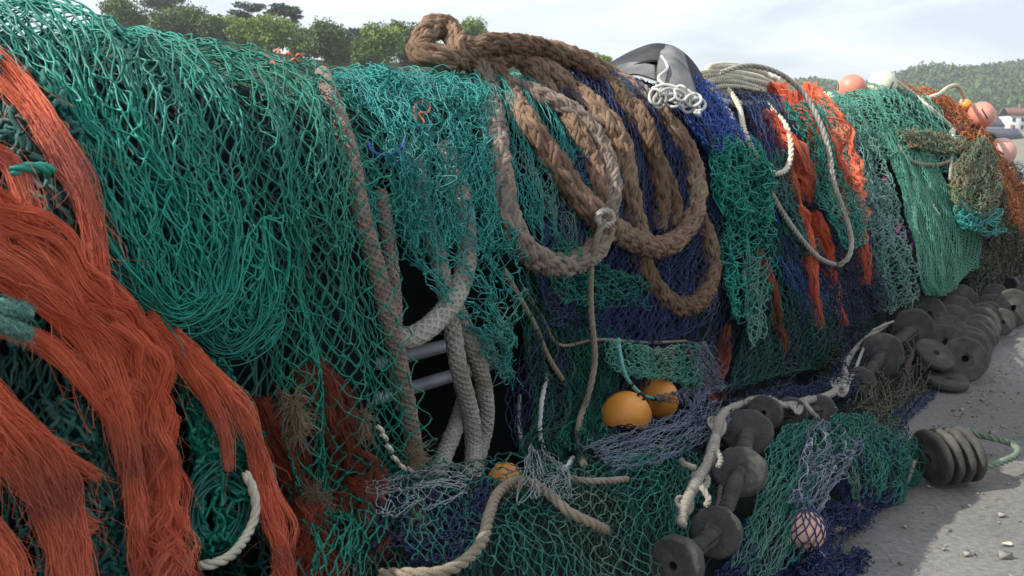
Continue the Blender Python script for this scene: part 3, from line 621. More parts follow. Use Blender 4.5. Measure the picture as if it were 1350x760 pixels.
fibres('orange_fibre_bunch', 'bright orange fibre bunch frayed open in the lower left corner', 'orange', [
    dict(path=[(-60, 500, 43), (0, 560, 43), (50, 620, 43), (80, 690, 43), (100, 790, 43)], n_y=50, n_f=24),
    dict(path=[(-40, 480, 21), (20, 545, 17), (70, 590, 12), (110, 615, 7), (132, 628, 5)], n_y=16, n_f=20),
    dict(path=[(-40, 560, 24), (30, 640, 21), (90, 680, 14), (125, 698, 7)], n_y=16, n_f=20),
    dict(path=[(-60, 660, 43), (-10, 720, 36), (20, 790, 36)], n_y=30, n_f=20)], off=.17, rad=.00055, kink=1.3, fr=.0045)
fibres('orange_fibre_bunch', 'narrow orange fibre bunch curving beside the small white rope loop', 'orange', [
    dict(path=[(190, 420, 28), (235, 465, 25), (272, 520, 18), (296, 570, 12), (302, 620, 5)], n_y=14, n_f=16),
    dict(path=[(225, 440, 21), (285, 500, 21), (325, 560, 25), (350, 640, 25), (372, 720, 28), (385, 800, 28)], n_y=18, n_f=18)], off=.13, rad=.00058, kink=1.3, fr=.0045)
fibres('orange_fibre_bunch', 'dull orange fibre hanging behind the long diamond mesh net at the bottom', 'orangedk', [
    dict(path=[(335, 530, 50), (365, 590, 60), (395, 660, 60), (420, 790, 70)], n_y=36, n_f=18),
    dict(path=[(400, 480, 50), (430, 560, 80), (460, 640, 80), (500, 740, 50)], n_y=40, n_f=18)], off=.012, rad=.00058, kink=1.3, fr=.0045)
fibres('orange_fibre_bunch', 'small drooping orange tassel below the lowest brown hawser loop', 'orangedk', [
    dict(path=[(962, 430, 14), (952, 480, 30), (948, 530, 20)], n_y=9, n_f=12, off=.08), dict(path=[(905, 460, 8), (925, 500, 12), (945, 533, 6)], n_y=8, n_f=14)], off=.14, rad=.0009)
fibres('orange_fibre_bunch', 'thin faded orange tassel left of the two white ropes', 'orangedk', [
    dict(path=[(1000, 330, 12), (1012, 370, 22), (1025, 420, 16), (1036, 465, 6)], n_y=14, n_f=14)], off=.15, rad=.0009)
fibres('orange_fibre_bunch', 'vivid orange fibre bunch spilling over the ridge from the white rope coil', 'orange', [
    dict(path=[(1015, 115, 30), (1050, 150, 46), (1080, 190, 50), (1098, 240, 34), (1110, 290, 20)], n_y=50, n_f=18),
    dict(path=[(1010, 150, 30), (1040, 205, 40), (1070, 260, 30)], n_y=24, n_f=16),
    dict(path=[(1035, 230, 16), (1055, 290, 24), (1068, 345, 20), (1072, 395, 15), (1084, 432, 9)], n_y=20, n_f=16),
    dict(path=[(1070, 280, 20), (1090, 340, 24), (1098, 385, 18), (1114, 428, 8)], n_y=18, n_f=16)], off=.16, rad=.0012, fr=.006)
fibres('orange_fibre_bunch', 'orange fibre strip hanging behind the long white rope, next to the grey green net', 'orange', [
    dict(path=[(1062, 115, 22), (1095, 160, 30), (1118, 220, 26), (1128, 290, 24), (1138, 340, 24), (1142, 375, 12)], n_y=34, n_f=16)], off=.16, rad=.0013, fr=.006)
fibres('orange_fibre_bunch', 'loose rusty fibre trailing from the far shoulder down to its tip', 'rust', [
    dict(path=[(1295, 205, 30), (1318, 240, 36), (1335, 280, 36), (1345, 320, 20)], n_y=24, n_f=10)], off=.2, rad=.0022, fr=.014)

# sagging U bundles at the foot of the big teal net
big = next(o for o in bpy.data.objects if o.get('label', '').startswith('big bright teal net'))
a = Acc()
fibre_geo(a, [(120, 190, 80, .09), (150, 300, 90, .10), (185, 385, 70, .11), (235, 418, 60, .12), (285, 385, 60, .10), (300, 310, 50, .08), (300, 250, 40, .06)], 46, 1, .22, .0021, .001, kink=2.5, nseg=60, thick=.35)
fibre_geo(a, [(240, 330, 50, .08), (262, 410, 50, .09), (298, 452, 44, .09), (335, 425, 44, .08), (352, 375, 40, .06), (358, 320, 30, .05)], 26, 1, .22, .0021, .001, kink=2.5, nseg=60, thick=.35)
link('gathered_bundle', a, M['teal'], big)
# ================================================================== grey rubber sheet with white lacing
def sheet(acc, rows, th, res=26):
    g = np.array([[at(*p) for p in r] for r in rows])
    q = np.linspace(0, 1, res); X = catm(g, q)
    Y = catm(X.transpose(1, 0, 2), q).transpose(1, 0, 2)
    n = np.cross(np.gradient(Y, axis=0), np.gradient(Y, axis=1)); n /= np.linalg.norm(n, axis=-1, keepdims=True)
    Z = Y + n * th
    I = np.arange(res * res).reshape(res, res)
    V = np.concatenate([Y.reshape(-1, 3), Z.reshape(-1, 3)]); J = I + res * res
    f = [np.stack([I[:-1, :-1], I[1:, :-1], I[1:, 1:], I[:-1, 1:]], -1).reshape(-1, 4), np.stack([J[:-1, :-1], J[:-1, 1:], J[1:, 1:], J[1:, :-1]], -1).reshape(-1, 4)]
    for s_, t_ in ((I[0], J[0]), (I[-1], J[-1]), (I[:, 0], J[:, 0]), (I[:, -1], J[:, -1])):
        f.append(np.stack([s_[:-1], s_[1:], t_[1:], t_[:-1]], -1))
    acc.add(V, np.concatenate(f))
to = W(880, 100, .1); tarp = empty('rubber_sheet', (to[0], to[1], to[2] - .2), 'stiff grey rubber sheet folded over the ridge between brown hawser and white coil', 'rubber sheet')
a = Acc(); sheet(a, [[(800, 98, 4.7), (835, 95, 4.8), (868, 95, 4.85), (905, 105, 4.9), (930, 135, 4.9), (950, 190, 4.8)], [(802, 86, 4.5), (835, 68, 4.6), (868, 59, 4.6), (900, 70, 4.65), (926, 104, 4.7), (948, 170, 4.6)],
    [(812, 98, 4.25), (840, 86, 4.25), (870, 82, 4.22), (893, 98, 4.2), (914, 138, 4.15), (940, 198, 4.1)]], .006)
link('sheet', a, M['tarp'], tarp)
a = Acc(); sheet(a, [[(872, 64, 4.52), (886, 63, 4.5), (900, 73, 4.55)], [(868, 80, 4.22), (888, 84, 4.18), (908, 98, 4.2)], [(866, 104, 4.1), (886, 104, 4.08), (915, 118, 4.1)], [(876, 130, 4.04), (896, 128, 4.02), (922, 142, 4.02)]], .01, 18)
link('worn_patch', a, M['worn'], tarp)
a = Acc(); sheet(a, [[(806, 92, 4.3), (835, 84, 4.28), (864, 88, 4.22)], [(810, 104, 4.2), (838, 100, 4.18), (866, 108, 4.15)]], .008, 14)
link('pale_hem', a, M['worn'], tarp)
def px_loop(acc, cx, cy, rx, ry, off, R, tilt=0, turns=1, kind='plain', drift=(0, 0), dp=None):
    t = np.linspace(0, 2 * math.pi * turns, int(22 * turns)); pts = []
    for i, k in enumerate(t):
        x, y = rx * math.cos(k), ry * math.sin(k); f = i / len(t)
        X_, Y_ = cx + x * math.cos(tilt) - y * math.sin(tilt) + drift[0] * f, cy + x * math.sin(tilt) + y * math.cos(tilt) + drift[1] * f; pts.append(at(X_, Y_, dp + .012 * math.sin(k * 2)) if dp else W(X_, Y_, off + .012 * math.sin(k * 2)))
    q, u = crpath(pts, R * .8); rope_geo(acc, q, R, kind)
a = Acc()
for i in range(11):
    px_loop(a, 864 + i * 5.6, 128 + 5 * math.sin(i * 1.9) + (i > 7) * 9, 8, 10, 0, .0062, tilt=.5 * i, dp=3.96 + .01 * (i % 3))
for pts in ([(872, 74, 4.25), (880, 90, 4.1), (868, 104, 4.02), (884, 118, 3.98)], [(905, 118, 4.0), (918, 130, 3.98), (922, 150, 3.96), (914, 148, 3.95)], [(858, 118, 4.0), (876, 112, 3.98), (896, 118, 3.97), (910, 128, 3.97)]):
    q, u = crpath([at(*p) for p in pts], .005); rope_geo(a, q, .007, 'plain')
link('lacing', a, M['white'], tarp)
# ================================================================== brown hawser
HW = 'coils of brown hawser over the ridge'
R1 = .045
rope('hawser', 'brown hawser bight hanging farthest left of the hawser loops', [(600, 62, .06), (625, 84, .10), (643, 118, .10), (652, 180, .08), (660, 240, .08), (674, 300, .09), (705, 340, .10), (745, 350, .12), (785, 328, .14), (800, 295, .15)], R1, M['dirtyrope'], 'braid', 1500, .005, group=HW)
rope('hawser', 'shaggy brown hawser crossing diagonally and turning up at the right of the coil', [(640, 74, .12), (662, 112, .13), (690, 155, .12), (722, 200, .12), (752, 245, .13), (785, 282, .16), (825, 312, .17), (868, 326, .16), (900, 308, .14), (918, 268, .13), (912, 215, .12), (888, 172, .12), (850, 130, .13), (800, 98, .14), (750, 74, .12), (690, 60, .06)], R1, M['hawser'], 'braid', 4800, .007, group=HW)
rope('hawser', 'paler hawser middle strand coming over the ridge in the coil', [(615, 78, .10), (665, 72, .16), (715, 88, .18), (752, 118, .18), (790, 148, .18), (818, 190, .17), (826, 240, .12), (836, 290, .10), (850, 330, .08)], R1 * 1.0, M['hawser'], 'braid', 2400, .007, group=HW)
rope('hawser', 'smooth grey brown hawser end running down to the knotted cord', [(665, 110, .17), (700, 122, .18), (742, 140, .19), (775, 165, .19), (798, 205, .19), (808, 248, .18), (802, 285, .17)], R1 * .8, M['dirtyrope'], 'braid', 540, .007, group=HW)
rope('hawser', 'hawser strand curving behind the right side of the coil', [(725, 66, .10), (775, 90, .12), (820, 135, .12), (848, 180, .10), (872, 225, .09), (888, 270, .08), (884, 300, .07)], R1 * .85, M['hawserdk'], 'braid', 1800, .007, group=HW)
rope('hawser', 'muddy hawser loop hanging lowest, below the coil', [(838, 296, .08), (846, 340, .09), (862, 380, .11), (895, 405, .12), (926, 392, .12), (938, 352, .11), (930, 312, .10), (915, 280, .08)], R1, M['hawserdk'], 'braid', 2400, .007, group=HW)
rope('hawser', 'thick hawser bend forming the knuckle at the top left of the coil', [(636, 76, .08), (606, 78, .10), (570, 74, .10), (552, 68, .06), (562, 44, .04), (582, 34, .05), (600, 48, .09), (606, 70, .12), (640, 62, .14), (700, 62, .12)], R1 * 1.0, M['hawser'], 'braid', 2100, .006, group=HW)
rope('hawser', 'darker hawser strand lying along the ridge over the top of the coil', [(610, 66, .16), (660, 58, .2), (715, 66, .2), (765, 86, .2), (812, 118, .19), (846, 158, .17), (862, 205, .14), (872, 262, .10), (866, 305, .08)], R1 * .9, M['hawserdk'], 'braid', 2100, .007, group=HW)
rope('hawser', 'hawser strand tucked inside the coil between the pale middle strand and the diagonal one', [(690, 84, .15), (722, 118, .15), (752, 160, .14), (778, 205, .13), (792, 250, .13), (806, 300, .12)], R1 * .75, M['hawser'], 'braid', 1500, .007, group=HW)
# grey white ropes in the gap
GW = 'thick grey white ropes hanging in the gap'
rope('thick_rope', 'thick grey rope hooking left out of the aqua net in the gap', [(585, 190, .0), (602, 240, .02), (614, 300, .03), (614, 350, .04), (598, 395, .05), (565, 432, .04), (535, 446, -.02), (505, 440, -.08)], .030, M['greyrope'], 'plait', 700, .006, group=GW)
rope('thick_rope', 'grey white rope hanging straight in the gap down to the ledge', [(548, 210, -.06), (562, 290, -.03), (580, 350, -.02), (594, 420, .0), (606, 490, .03), (621, 550, .04), (624, 600, .02), (622, 640, -.04)], .026, M['greyrope'], 'plait', 700, .006, group=GW)
rope('thick_rope', 'grey rope bending behind the straight one in the gap', [(598, 400, -.04), (620, 450, .01), (636, 500, .02), (641, 550, .01), (632, 595, -.02), (618, 640, -.06)], .026, M['greyrope'], 'plait', 500, .006, group=GW)
rope('thick_rope', 'short grey rope slanting left at the bottom of the gap', [(618, 510, -.08), (604, 555, -.06), (588, 595, -.05), (572, 640, -.05)], .026, M['greyrope'], 'plait', 300, .006, group=GW)
rope('thick_rope', 'long pale pinkish rope running down behind the teal diamonds', [(425, 96, .02), (445, 150, .03), (462, 210, .03), (478, 290, .03), (498, 360, .03), (515, 430, .03), (530, 500, .03), (541, 560, .03), (550, 620, .02)], .024, M['dirtyrope'], 'plait', 600, .006, group=GW)
rope('thick_rope', 'dull second rope half hidden beside the long pale pinkish one', [(500, 250, -.02), (512, 320, .0), (520, 400, .01), (520, 470, .01), (530, 540, .01)], .02, M['dirtyrope'], 'plait', 300, .006, group=GW)
# small ropes
def knot(acc, px, py, off, R, n=3, sz=8):
    for i in range(n): px_loop(acc, px, py, sz, sz * .75, off + .006 * i, R, tilt=i * 1.1, kind='twist')
t, q = rope('hanging_cord', 'grey cord hanging straight down from its knot on the brown hawser', [(797, 288, 0.260), (786, 318, 0.230), (779, 350, 0.190), (779, 410, 0.170), (784, 470, 0.150), (777, 515, 0.140), (764, 555, 0.130), (762, 590, 0.120), (770, 615, 0.100)], .0115, M['oldrope'], 'twist')
a = Acc(); knot(a, 798, 288, .225, .010, 4, 11); fuzz(a, np.repeat(q[:6], 3, 0), .016, 900, .012); link('knot', a, M['greyrope'], t)
rope('edge_rope', 'pale old rope sewn along the frayed right edge of the gap', [(664, 355, 0.070), (680, 385, 0.080), (705, 430, 0.080), (722, 470, 0.080), (742, 502, 0.090)], .0095, M['oldrope'], 'twist')
fibres('orange_fibre_bunch', 'wisps of rusty fibre wound round the old rope right of the gap', 'rust', [[(690, 385, 16), (710, 420, 22), (728, 460, 20), (750, 500, 10), (760, 525, 5)], [(705, 460, 12), (710, 500, 8)]], n_y=14, n_f=8, off=.06, rad=.00055, kink=1.3, fr=.0045)
rope('edge_rope', 'thin rope bordering the lower edge of the wide blue net', [(690, 380, 0.070), (715, 420, 0.070), (738, 455, 0.080), (790, 448, 0.090), (850, 452, 0.100), (905, 450, 0.090)], .006, M['oldrope'], 'twist')
rope('white_rope', 'white cord sagging in a U at the foot of the green curtain net', [(722, 490, 0.060), (714, 530, 0.070), (712, 570, 0.070), (722, 605, 0.080), (742, 619, 0.080), (756, 604, 0.080)], .0085, M['white'], 'twist')
rope('white_rope', 'faint white cord hanging behind the green curtain net', [(685, 520, 0.010), (684, 560, 0.020), (692, 600, 0.030), (700, 620, 0.030)], .006, M['greyrope'], 'twist')
t, q = rope('float_line', 'aqua and white line taped black holding the orange floats', [(815, 445, 0.130), (818, 470, 0.170), (826, 498, 0.190), (845, 520, 0.200), (862, 526, 0.190), (878, 526, 0.150)], .0075, M['aquarope'], 'twist')
a = Acc()
for k in (.35, .52, .72, .86):
    i = int(k * len(q)); a = Acc(); longtube(a, q[i:i + 5], .0105, 8); link('tape', a, M['black'], t)
pass
rope('white_rope', 'short white cord looped on the knotted teal net by the lower left orange fibre', [(322, 622, 0.130), (333, 645, 0.140), (337, 675, 0.140), (326, 705, 0.140), (305, 732, 0.140), (280, 744, 0.130), (262, 745, 0.110)], .0105, M['cream'], 'twist')
# coil of tarry line inside that loop
a = Acc()
for i in range(13): px_loop(a, 290 + RNG.normal(0, 3), 675 + RNG.normal(0, 4), 44 - i * 1.3 + RNG.normal(0, 2.5), 68 - i * 2.4 + RNG.normal(0, 4), .07 + RNG.uniform(0, .035), .0024, tilt=.25 + RNG.normal(0, .12), kind='plain')
link('twine_coil', a, M['chunky'], label='coil of dark green twine inside the small white rope loop', cat='twine coil')
rope('plaited_cord', 'frayed bluish grey plaited cord poking in at the left edge', [(-30, 395, 0.130), (5, 405, 0.150), (30, 410, 0.150), (40, 418, 0.150)], .014, M['greygreen'], 'braid', 540, .009)
rope('plaited_cord', 'lower bluish grey cord end with a frayed tip at the left edge', [(-30, 415, 0.150), (5, 428, 0.160), (28, 436, 0.160), (38, 442, 0.150)], .013, M['greygreen'], 'braid', 540, .009)
rope('cord_stub', 'short teal rope stub lying on the coarse net at upper left', [(10, 228, 0.120), (35, 222, 0.140), (58, 222, 0.140), (72, 226, 0.130)], .010, M['teal'], 'twist')
rope('cord_stub', 'single loop of orange twine lying on the aqua net', [(548, 160, 0.130), (546, 142, 0.130), (554, 134, 0.130), (566, 138, 0.130), (564, 148, 0.130), (552, 150, 0.130), (560, 162, 0.130)], .0035, M['orange'], 'plain')
rope('cord_stub', 'piece of bright blue twine caught in the aqua net', [(484, 186, 0.090), (492, 200, 0.090), (510, 205, 0.090), (528, 195, 0.090), (533, 180, 0.090), (530, 205, 0.090), (518, 220, 0.090)], .003, M['brightblue'], 'plain')
a = Acc()
for (x, y, c) in [(352, 62, 1), (366, 54, 2), (380, 58, 3), (388, 66, 1), (372, 68, 2), (394, 60, 2), (360, 70, 1)]:
    q, u = crpath([W(x - 4, y + 15, .05), W(x, y + 12, .055), W(x + 4, y + 16, .05)], .003); longtube(a, q, .0038, 8, .3)
link('orange_toggles', a, M['orange'], label='cluster of small red orange cord ends on the ridge of the teal net', cat='cord ends')
# white coil and the long white ropes
a = Acc(); CO = []
for i in range(7):
    px_loop(a, 973 + 5 * math.sin(i * 2.1), 99 + i * 4.5, 54 - 4 * abs(i - 3) + 3 * math.sin(i), 12 + 1.5 * math.sin(i * 1.7), .15 + .008 * i, .0135, tilt=.14 + .04 * math.sin(i * 3), kind='twist')
for pts in ([(960, 118, 0.310), (974, 140, 0.280), (982, 175, 0.260), (998, 208, 0.270), (1018, 228, 0.280), (1036, 224, 0.280), (1043, 200, 0.280), (1038, 170, 0.280), (1022, 148, 0.290), (1008, 132, 0.310)],
            [(948, 136, 0.260), (962, 150, 0.230), (972, 180, 0.220), (988, 212, 0.210)]):
    q, u = crpath([W(*p) for p in pts], .009); rope_geo(a, q, .0135, 'twist')
link('rope_coil', a, M['cream'], label='coil of cream rope lying on the ridge with one loop hanging', cat='rope coil')
rope('white_rope', 'long pale rope arching from the cream coil down the right of the orange fibre', [at(*p) for p in [(950, 96, 4.85), (985, 87, 4.95), (1025, 96, 5.05), (1058, 122, 5.12), (1080, 160, 5.1), (1093, 200, 5.08), (1099, 240, 5.02), (1112, 278, 5.02), (1122, 314, 5.06), (1119, 338, 5.06), (1104, 352, 5.08)]], .0135, M['greyrope'], 'twist', raw=True)
rope('white_rope', 'grey white rope hanging slack left of the wide turquoise diamonds', [(985, 200, 0.260), (1008, 240, 0.260), (1034, 285, 0.270), (1060, 320, 0.280), (1082, 342, 0.290), (1104, 350, 0.310)], .0135, M['greyrope'], 'twist')
a = Acc()
for k in range(5): px_loop(a, 1098 + k * 1.5, 222 + k * 14, 9, 6, .33, .008, tilt=1 + .3 * k, kind='twist')
link('rope_lashing', a, M['greyrope'], label='grey lashing wound round the long pale rope beside the orange strip', cat='lashing')
# far mound ropes
FR = 'pale ropes tied over the far mound'
rope('tied_rope', 'cream rope running from the white float down to the tied knot', [(1178, 106, 0.450), (1200, 122, 0.500), (1225, 142, 0.500), (1245, 160, 0.500), (1258, 172, 0.500), (1268, 184, 0.500)], .024, M['cream'], 'twist', group=FR)
rope('tied_rope', 'cream rope crossing the rusty net and curling over beside the pink float', [(1180, 112, 0.450), (1205, 130, 0.500), (1235, 126, 0.500), (1250, 116, 0.520), (1262, 114, 0.520), (1270, 128, 0.500), (1266, 138, 0.450)], .024, M['cream'], 'twist', group=FR)
a = Acc(); knot(a, 1266, 176, .56, .022, 3, 12); q, u = crpath([W(1262, 176, 0.530), W(1276, 188, 0.540), (W(1268, 205, 0.520)), W(1258, 196, 0.520)], .012); rope_geo(a, q, .018, 'twist')
link('rope_knot', a, M['cream'], label='cream rope knot at the middle of the far mound top', cat='knot')
rope('tied_rope', 'grey rope sagging across the face of the far mound', [(1182, 192, 0.360), (1198, 212, 0.400), (1225, 218, 0.420), (1250, 214, 0.440), (1268, 200, 0.500)], .02, M['oldrope'], 'twist', group=FR)
rope('tied_rope', 'thin pale rope dangling from the knot on the far mound', [(1268, 186, 0.500), (1256, 198, 0.500), (1254, 222, 0.500), (1252, 238, 0.480)], .018, M['greyrope'], 'twist', group=FR)
rope('tied_rope', 'white cord curled like a hook beside the rounded green sack', [(1228, 240, 0.340), (1222, 256, 0.350), (1230, 274, 0.360), (1238, 286, 0.360)], .018, M['white'], 'twist', group=FR)
rope('tied_rope', 'white piping along the seam of the smooth green sack', [(1195, 205, 0.340), (1202, 230, 0.340), (1206, 260, 0.340), (1204, 292, 0.340), (1212, 310, 0.340)], .01, M['white'], 'twist', group=FR)
rope('tied_rope', 'dark rope trailing right between the two farthest floats', [(1275, 168, 0.500), (1300, 176, 0.500), (1312, 182, 0.500), (1330, 232, 0.500), (1348, 270, 0.500)], .022, M['oldrope'], 'twist', group=FR)
a = Acc()
for (x, y) in [(1182, 300), (1190, 312), (1198, 300), (1202, 318), (1208, 326), (1166, 240), (1172, 262)]:
    q, u = crpath([W(x - 3, y - 6, .14), W(x + 3, y, .16), W(x - 1, y + 7, .14)], .012); longtube(a, q, .014, 6, RNG.uniform())
link('rag_scraps', a, mat('red_blue_scraps', (.5, .03, .04), (.06, .09, .4), .7, 40), label='row of small red and blue rag scraps beside the green sack', cat='rag scraps', kind='stuff')
# apron ropes
AP = 'ropes lying on the ledge of nets'
rope('ledge_rope', 'long grey rope looping over the ledge between the two white mesh patches', [(500, 758, .10), (540, 757, .17), (580, 755, .19), (612, 740, .2), (636, 712, .2), (645, 678, .2), (657, 650, .19), (680, 634, .18), (705, 638, .18), (728, 655, .18), (750, 675, .18), (780, 690, .16), (800, 700, .06)], .0125, M['oldrope'], 'twist', 400, .005, group=AP)
rope('ledge_rope', 'brown cord lying flat just below the hanging grey cord', [(745, 628, 0.150), (770, 634, 0.160), (800, 634, 0.160), (828, 632, 0.140)], .009, M['oldrope'], 'twist', group=AP)
rope('ledge_rope', 'straw coloured rope loop at the foot of the green bundle', [(1130, 652, 0.170), (1130, 680, 0.170), (1118, 694, 0.160), (1096, 700, 0.140)], .0105, M['oldrope'], 'twist', group=AP)
rope('ledge_rope', 'thin tan rope curving under the green bundle towards the stacked discs', [(1128, 664, 0.160), (1155, 676, 0.160), (1180, 664, 0.160), (1195, 640, 0.150), (1206, 606, 0.140)], .0085, M['cream'], 'twist', group=AP)
rope('ledge_rope', 'white rope piece lying under the pink float on the ground', [(1036, 712, 0.200), (1052, 722, 0.210), (1072, 726, 0.210), (1088, 736, 0.190)], .0105, M['cream'], 'twist', group=AP)
# pale wrapped footrope with hitches
wl, wq = rope('wrapped_rope', 'pale rope bound round and round, snaking above the black discs', [(898, 692, 0.310), (905, 662, 0.320), (920, 632, 0.320), (936, 605, 0.320), (944, 575, 0.310), (952, 548, 0.300), (975, 534, 0.290), (1005, 526, 0.280), (1035, 535, 0.280), (1065, 528, 0.280), (1095, 520, 0.290), (1112, 505, 0.300), (1116, 478, 0.300), (1136, 452, 0.310), (1168, 428, 0.310)], .0185, M['wraprope'], 'wrap')
a = Acc()
def hitch(px, py, sz, o=.29, R=.006):
    a = Acc()
    for k in range(3): px_loop(a, px + k * 3 - 3, py + k * 2, sz, sz * .6, o, R, tilt=.8 + k * .5, kind='twist')
    link('hitch', a, M['wraprope'], wl)
for h in [(946, 560, 11), (925, 632, 10), (1108, 508, 11), (1050, 534, 8), (903, 664, 10)]: hitch(*h)
for pts in ([(944, 592, 0.290), (950, 606, 0.290), (946, 616, 0.280)], [(924, 640, 0.310), (934, 658, 0.310), (930, 668, 0.290)], [(918, 618, 0.300), (902, 612, 0.300), (898, 606, 0.290)], [(1060, 530, 0.270), (1072, 545, 0.280), (1080, 552, 0.270)], [(1150, 436, 0.290), (1168, 428, 0.310), (1178, 424, 0.310)], [(1110, 512, 0.280), (1122, 500, 0.280), (1138, 460, 0.280)]):
    a = Acc(); q, u = crpath([W(p[0], p[1], p[2] + .1) for p in pts], .006); rope_geo(a, q, .0085, 'twist'); link('tail_cord', a, M['wraprope'], wl)
rope('quay_rope', 'greenish rope loop lying out on the paving beside the stacked discs', [], .01, M['oldrope']) if False else None
def G0(px, py, h=.0):
    d = ray(px, py); t = (h - H) / d[2]; return EYE + d * t
rope('quay_rope', 'greenish rope loop lying out on the paving beside the stacked discs', [G0(1245, 612, 0.090), G0(1275, 620, 0.084), G0(1312, 612, 0.084), G0(1340, 600, 0.084), G0(1338, 588, 0.084), G0(1318, 580, 0.084), G0(1290, 574, 0.084), G0(1270, 566, 0.090)], .016, mat('greenish_rope', (.17, .24, .17), (.12, .15, .10), .85, 12), 'twist', raw=True)

# ================================================================== floats
FL = 'net floats'
def ball(acc, c, R, n=40, squash=(1, 1, 1), dent=0):
    u = np.linspace(0, math.pi, n); w_ = np.linspace(0, 2 * math.pi, n * 2, endpoint=False)
    U, V_ = np.meshgrid(u, w_, indexing='ij')
    D = np.stack([np.sin(U) * np.cos(V_), np.sin(U) * np.sin(V_), np.cos(U)], -1)
    nz = SN(int(abs(c[0]) * 997) % 1000, 1.2, 8, 3)
    r = R * (1 + .012 * nz(D[..., 0], D[..., 1], D[..., 2]))
    P = np.array(c) + D * r[..., None] * np.array(squash)
    I = np.arange(P.shape[0] * P.shape[1]).reshape(P.shape[:2]); a_, b_ = I[:-1], I[1:]
    acc.add(P, np.stack([a_, np.roll(a_, -1, 1), np.roll(b_, -1, 1), b_], -1)[...,::-1], .5)
def float_ball(label, px, py, rpx, off, m, eye=None, slot=None, seam=True):
    c = W(px, py, off); _, _, dep = project(c); R = rpx * dep / F
    f = empty('float', (c[0], c[1], c[2] - R), label, 'float', FL)
    a = Acc(); ball(a, c, R); link('shell', a, M[m], f)
    if seam:
        ax = np.array([.35, -.25, .9]); ax /= np.linalg.norm(ax); b1 = np.cross(ax, [1, 0, 0]); b1 /= np.linalg.norm(b1); b2 = np.cross(ax, b1)
        t = np.linspace(0, 2 * math.pi, 60); q = c + (R * 1.0) * (np.cos(t)[:, None] * b1 + np.sin(t)[:, None] * b2)
        a = Acc(); longtube(a, q, R * .012, 6); link('seam', a, M[m], f)
    view = (EYE - c) / np.linalg.norm(EYE - c)
    if eye is not None:   # lug + rope through it at image direction eye (dx,dy)
        right = np.cross([0, 0, 1.], -view); right = -right / np.linalg.norm(right); up = np.cross(view, right); up = up if up[2] > 0 else -up
        rr = right if project(c + right * .1)[0] > project(c)[0] else -right
        d = rr * eye[0] + up * (-eye[1]) + view * .35; d /= np.linalg.norm(d)
        a = Acc(); t = np.linspace(0, 2 * math.pi, 24); b1 = np.cross(d, view); b1 /= np.linalg.norm(b1)
        q = c + d * R * 1.05 + R * .13 * (np.cos(t)[:, None] * d + np.sin(t)[:, None] * b1); longtube(a, q, R * .055, 8); link('lug', a, M['black'], f)
    if slot:
        right = np.cross(-view, [0, 0, 1.]); right /= np.linalg.norm(right); up = np.cross(right, -view)
        t = np.linspace(-1.0, 1.0, 26); d = []
        for k in t:
            v_ = right * (slot[0] + slot[2] * k) - up * (slot[1] + slot[3] * k); v_ = v_ + view * math.sqrt(max(.02, 1 - v_.dot(v_))); d.append(v_ / np.linalg.norm(v_))
        q = c + np.array(d) * R * 1.002; a = Acc(); longtube(a, q, R * .05, 8); link('slot', a, M['black'], f)
    return f, c, R
float_ball('bright orange ball float, nearer and lower of the hanging pair', 825, 550, 34, .17, 'b_orange', eye=(.55, -.75))
float_ball('orange ball float half covered by green net, behind its neighbour', 866, 526, 29, .05, 'b_orange')
float_ball('orange float top just peeking above the green nets under the gap', 667, 634, 24, .05, 'b_orange')
float_ball('rosy float caught in blue netting on the ground at the bottom', 1059, 699, 29, .30, 'b_pale')
float_ball('pinkish orange float on the ridge left of the cream one', 1123, 117, 18.5, .12, 'b_pink', slot=(-.9, -.1, .0, .2))
float_ball('cream white float on the ridge of the far mound', 1163, 112, 18.5, .2, 'b_white', slot=(.62, .1, .1, -.3))
float_ball('small cream float mostly hidden behind the ridge', 1089, 135, 14, .0, 'b_white', seam=False)
float_ball('pink float with a dark slot, higher of the two at far right', 1294, 152, 17.5, .6, 'b_pink', slot=(.2, -.1, .22, .38))
float_ball('pale pink float with a dark slot, lowest at far right', 1320, 201, 18.5, 1.0, 'b_pale', slot=(-.22, -.1, .42, .3))
float_ball('small orange float half hidden behind the higher pink one', 1273, 139, 8, .1, 'b_orange', seam=False)
# blue mesh round the rosy float
c = W(1059, 699, .30); _, _, dep = project(c); R = 29 * dep / F; a = Acc()
u_, w_ = 9, 16; nodes = {}
for i in range(u_):
    for j in range(w_):
        th = math.pi * (i + .6) / (u_ + .3); ph = 2 * math.pi * (j + .5 * (i % 2)) / w_ + .1 * math.sin(i)
        nodes[i, j] = c + (R * 1.05 + .002 * random.random()) * np.array([math.sin(th) * math.cos(ph), math.sin(th) * math.sin(ph), math.cos(th)]) + RNG.normal(0, .0025, 3)
E = []
for i in range(u_ - 1):
    for j in range(w_):
        for dj in ((0, -1) if i % 2 == 0 else (0, 1)):
            p, q_ = nodes[i, j], nodes[i + 1, (j + dj) % w_]; ts = np.linspace(0, 1, 5)[:, None]; x = p * (1 - ts) + q_ * ts; dv = x - c
            E.append(c + dv / np.linalg.norm(dv, axis=1)[:, None] * np.maximum(np.linalg.norm(dv, axis=1)[:, None], R * 1.03))
tubes(a, np.array(E), .0022, 5); link('fishing_net', a, M['blue'], label='pocket of blue mesh wrapped tight round the rosy float', cat='fishing net', group='nets lying at the foot of the heap')
net('fishing_net', 'crumpled blue twine on the ground just under the rosy float', 'blue', group='nets lying at the foot of the heap', r=.002, seg=5, sag=.3, nu=18, nv=14, off=.12, fold=.03, kf=3, layers=3, jit=.3,
    rows=gr([(1005, 720), (1060, 735), (1095, 715)], [(1000, 745), (1060, 750), (1095, 740)], [(990, 790), (1060, 780), (1095, 765)]))

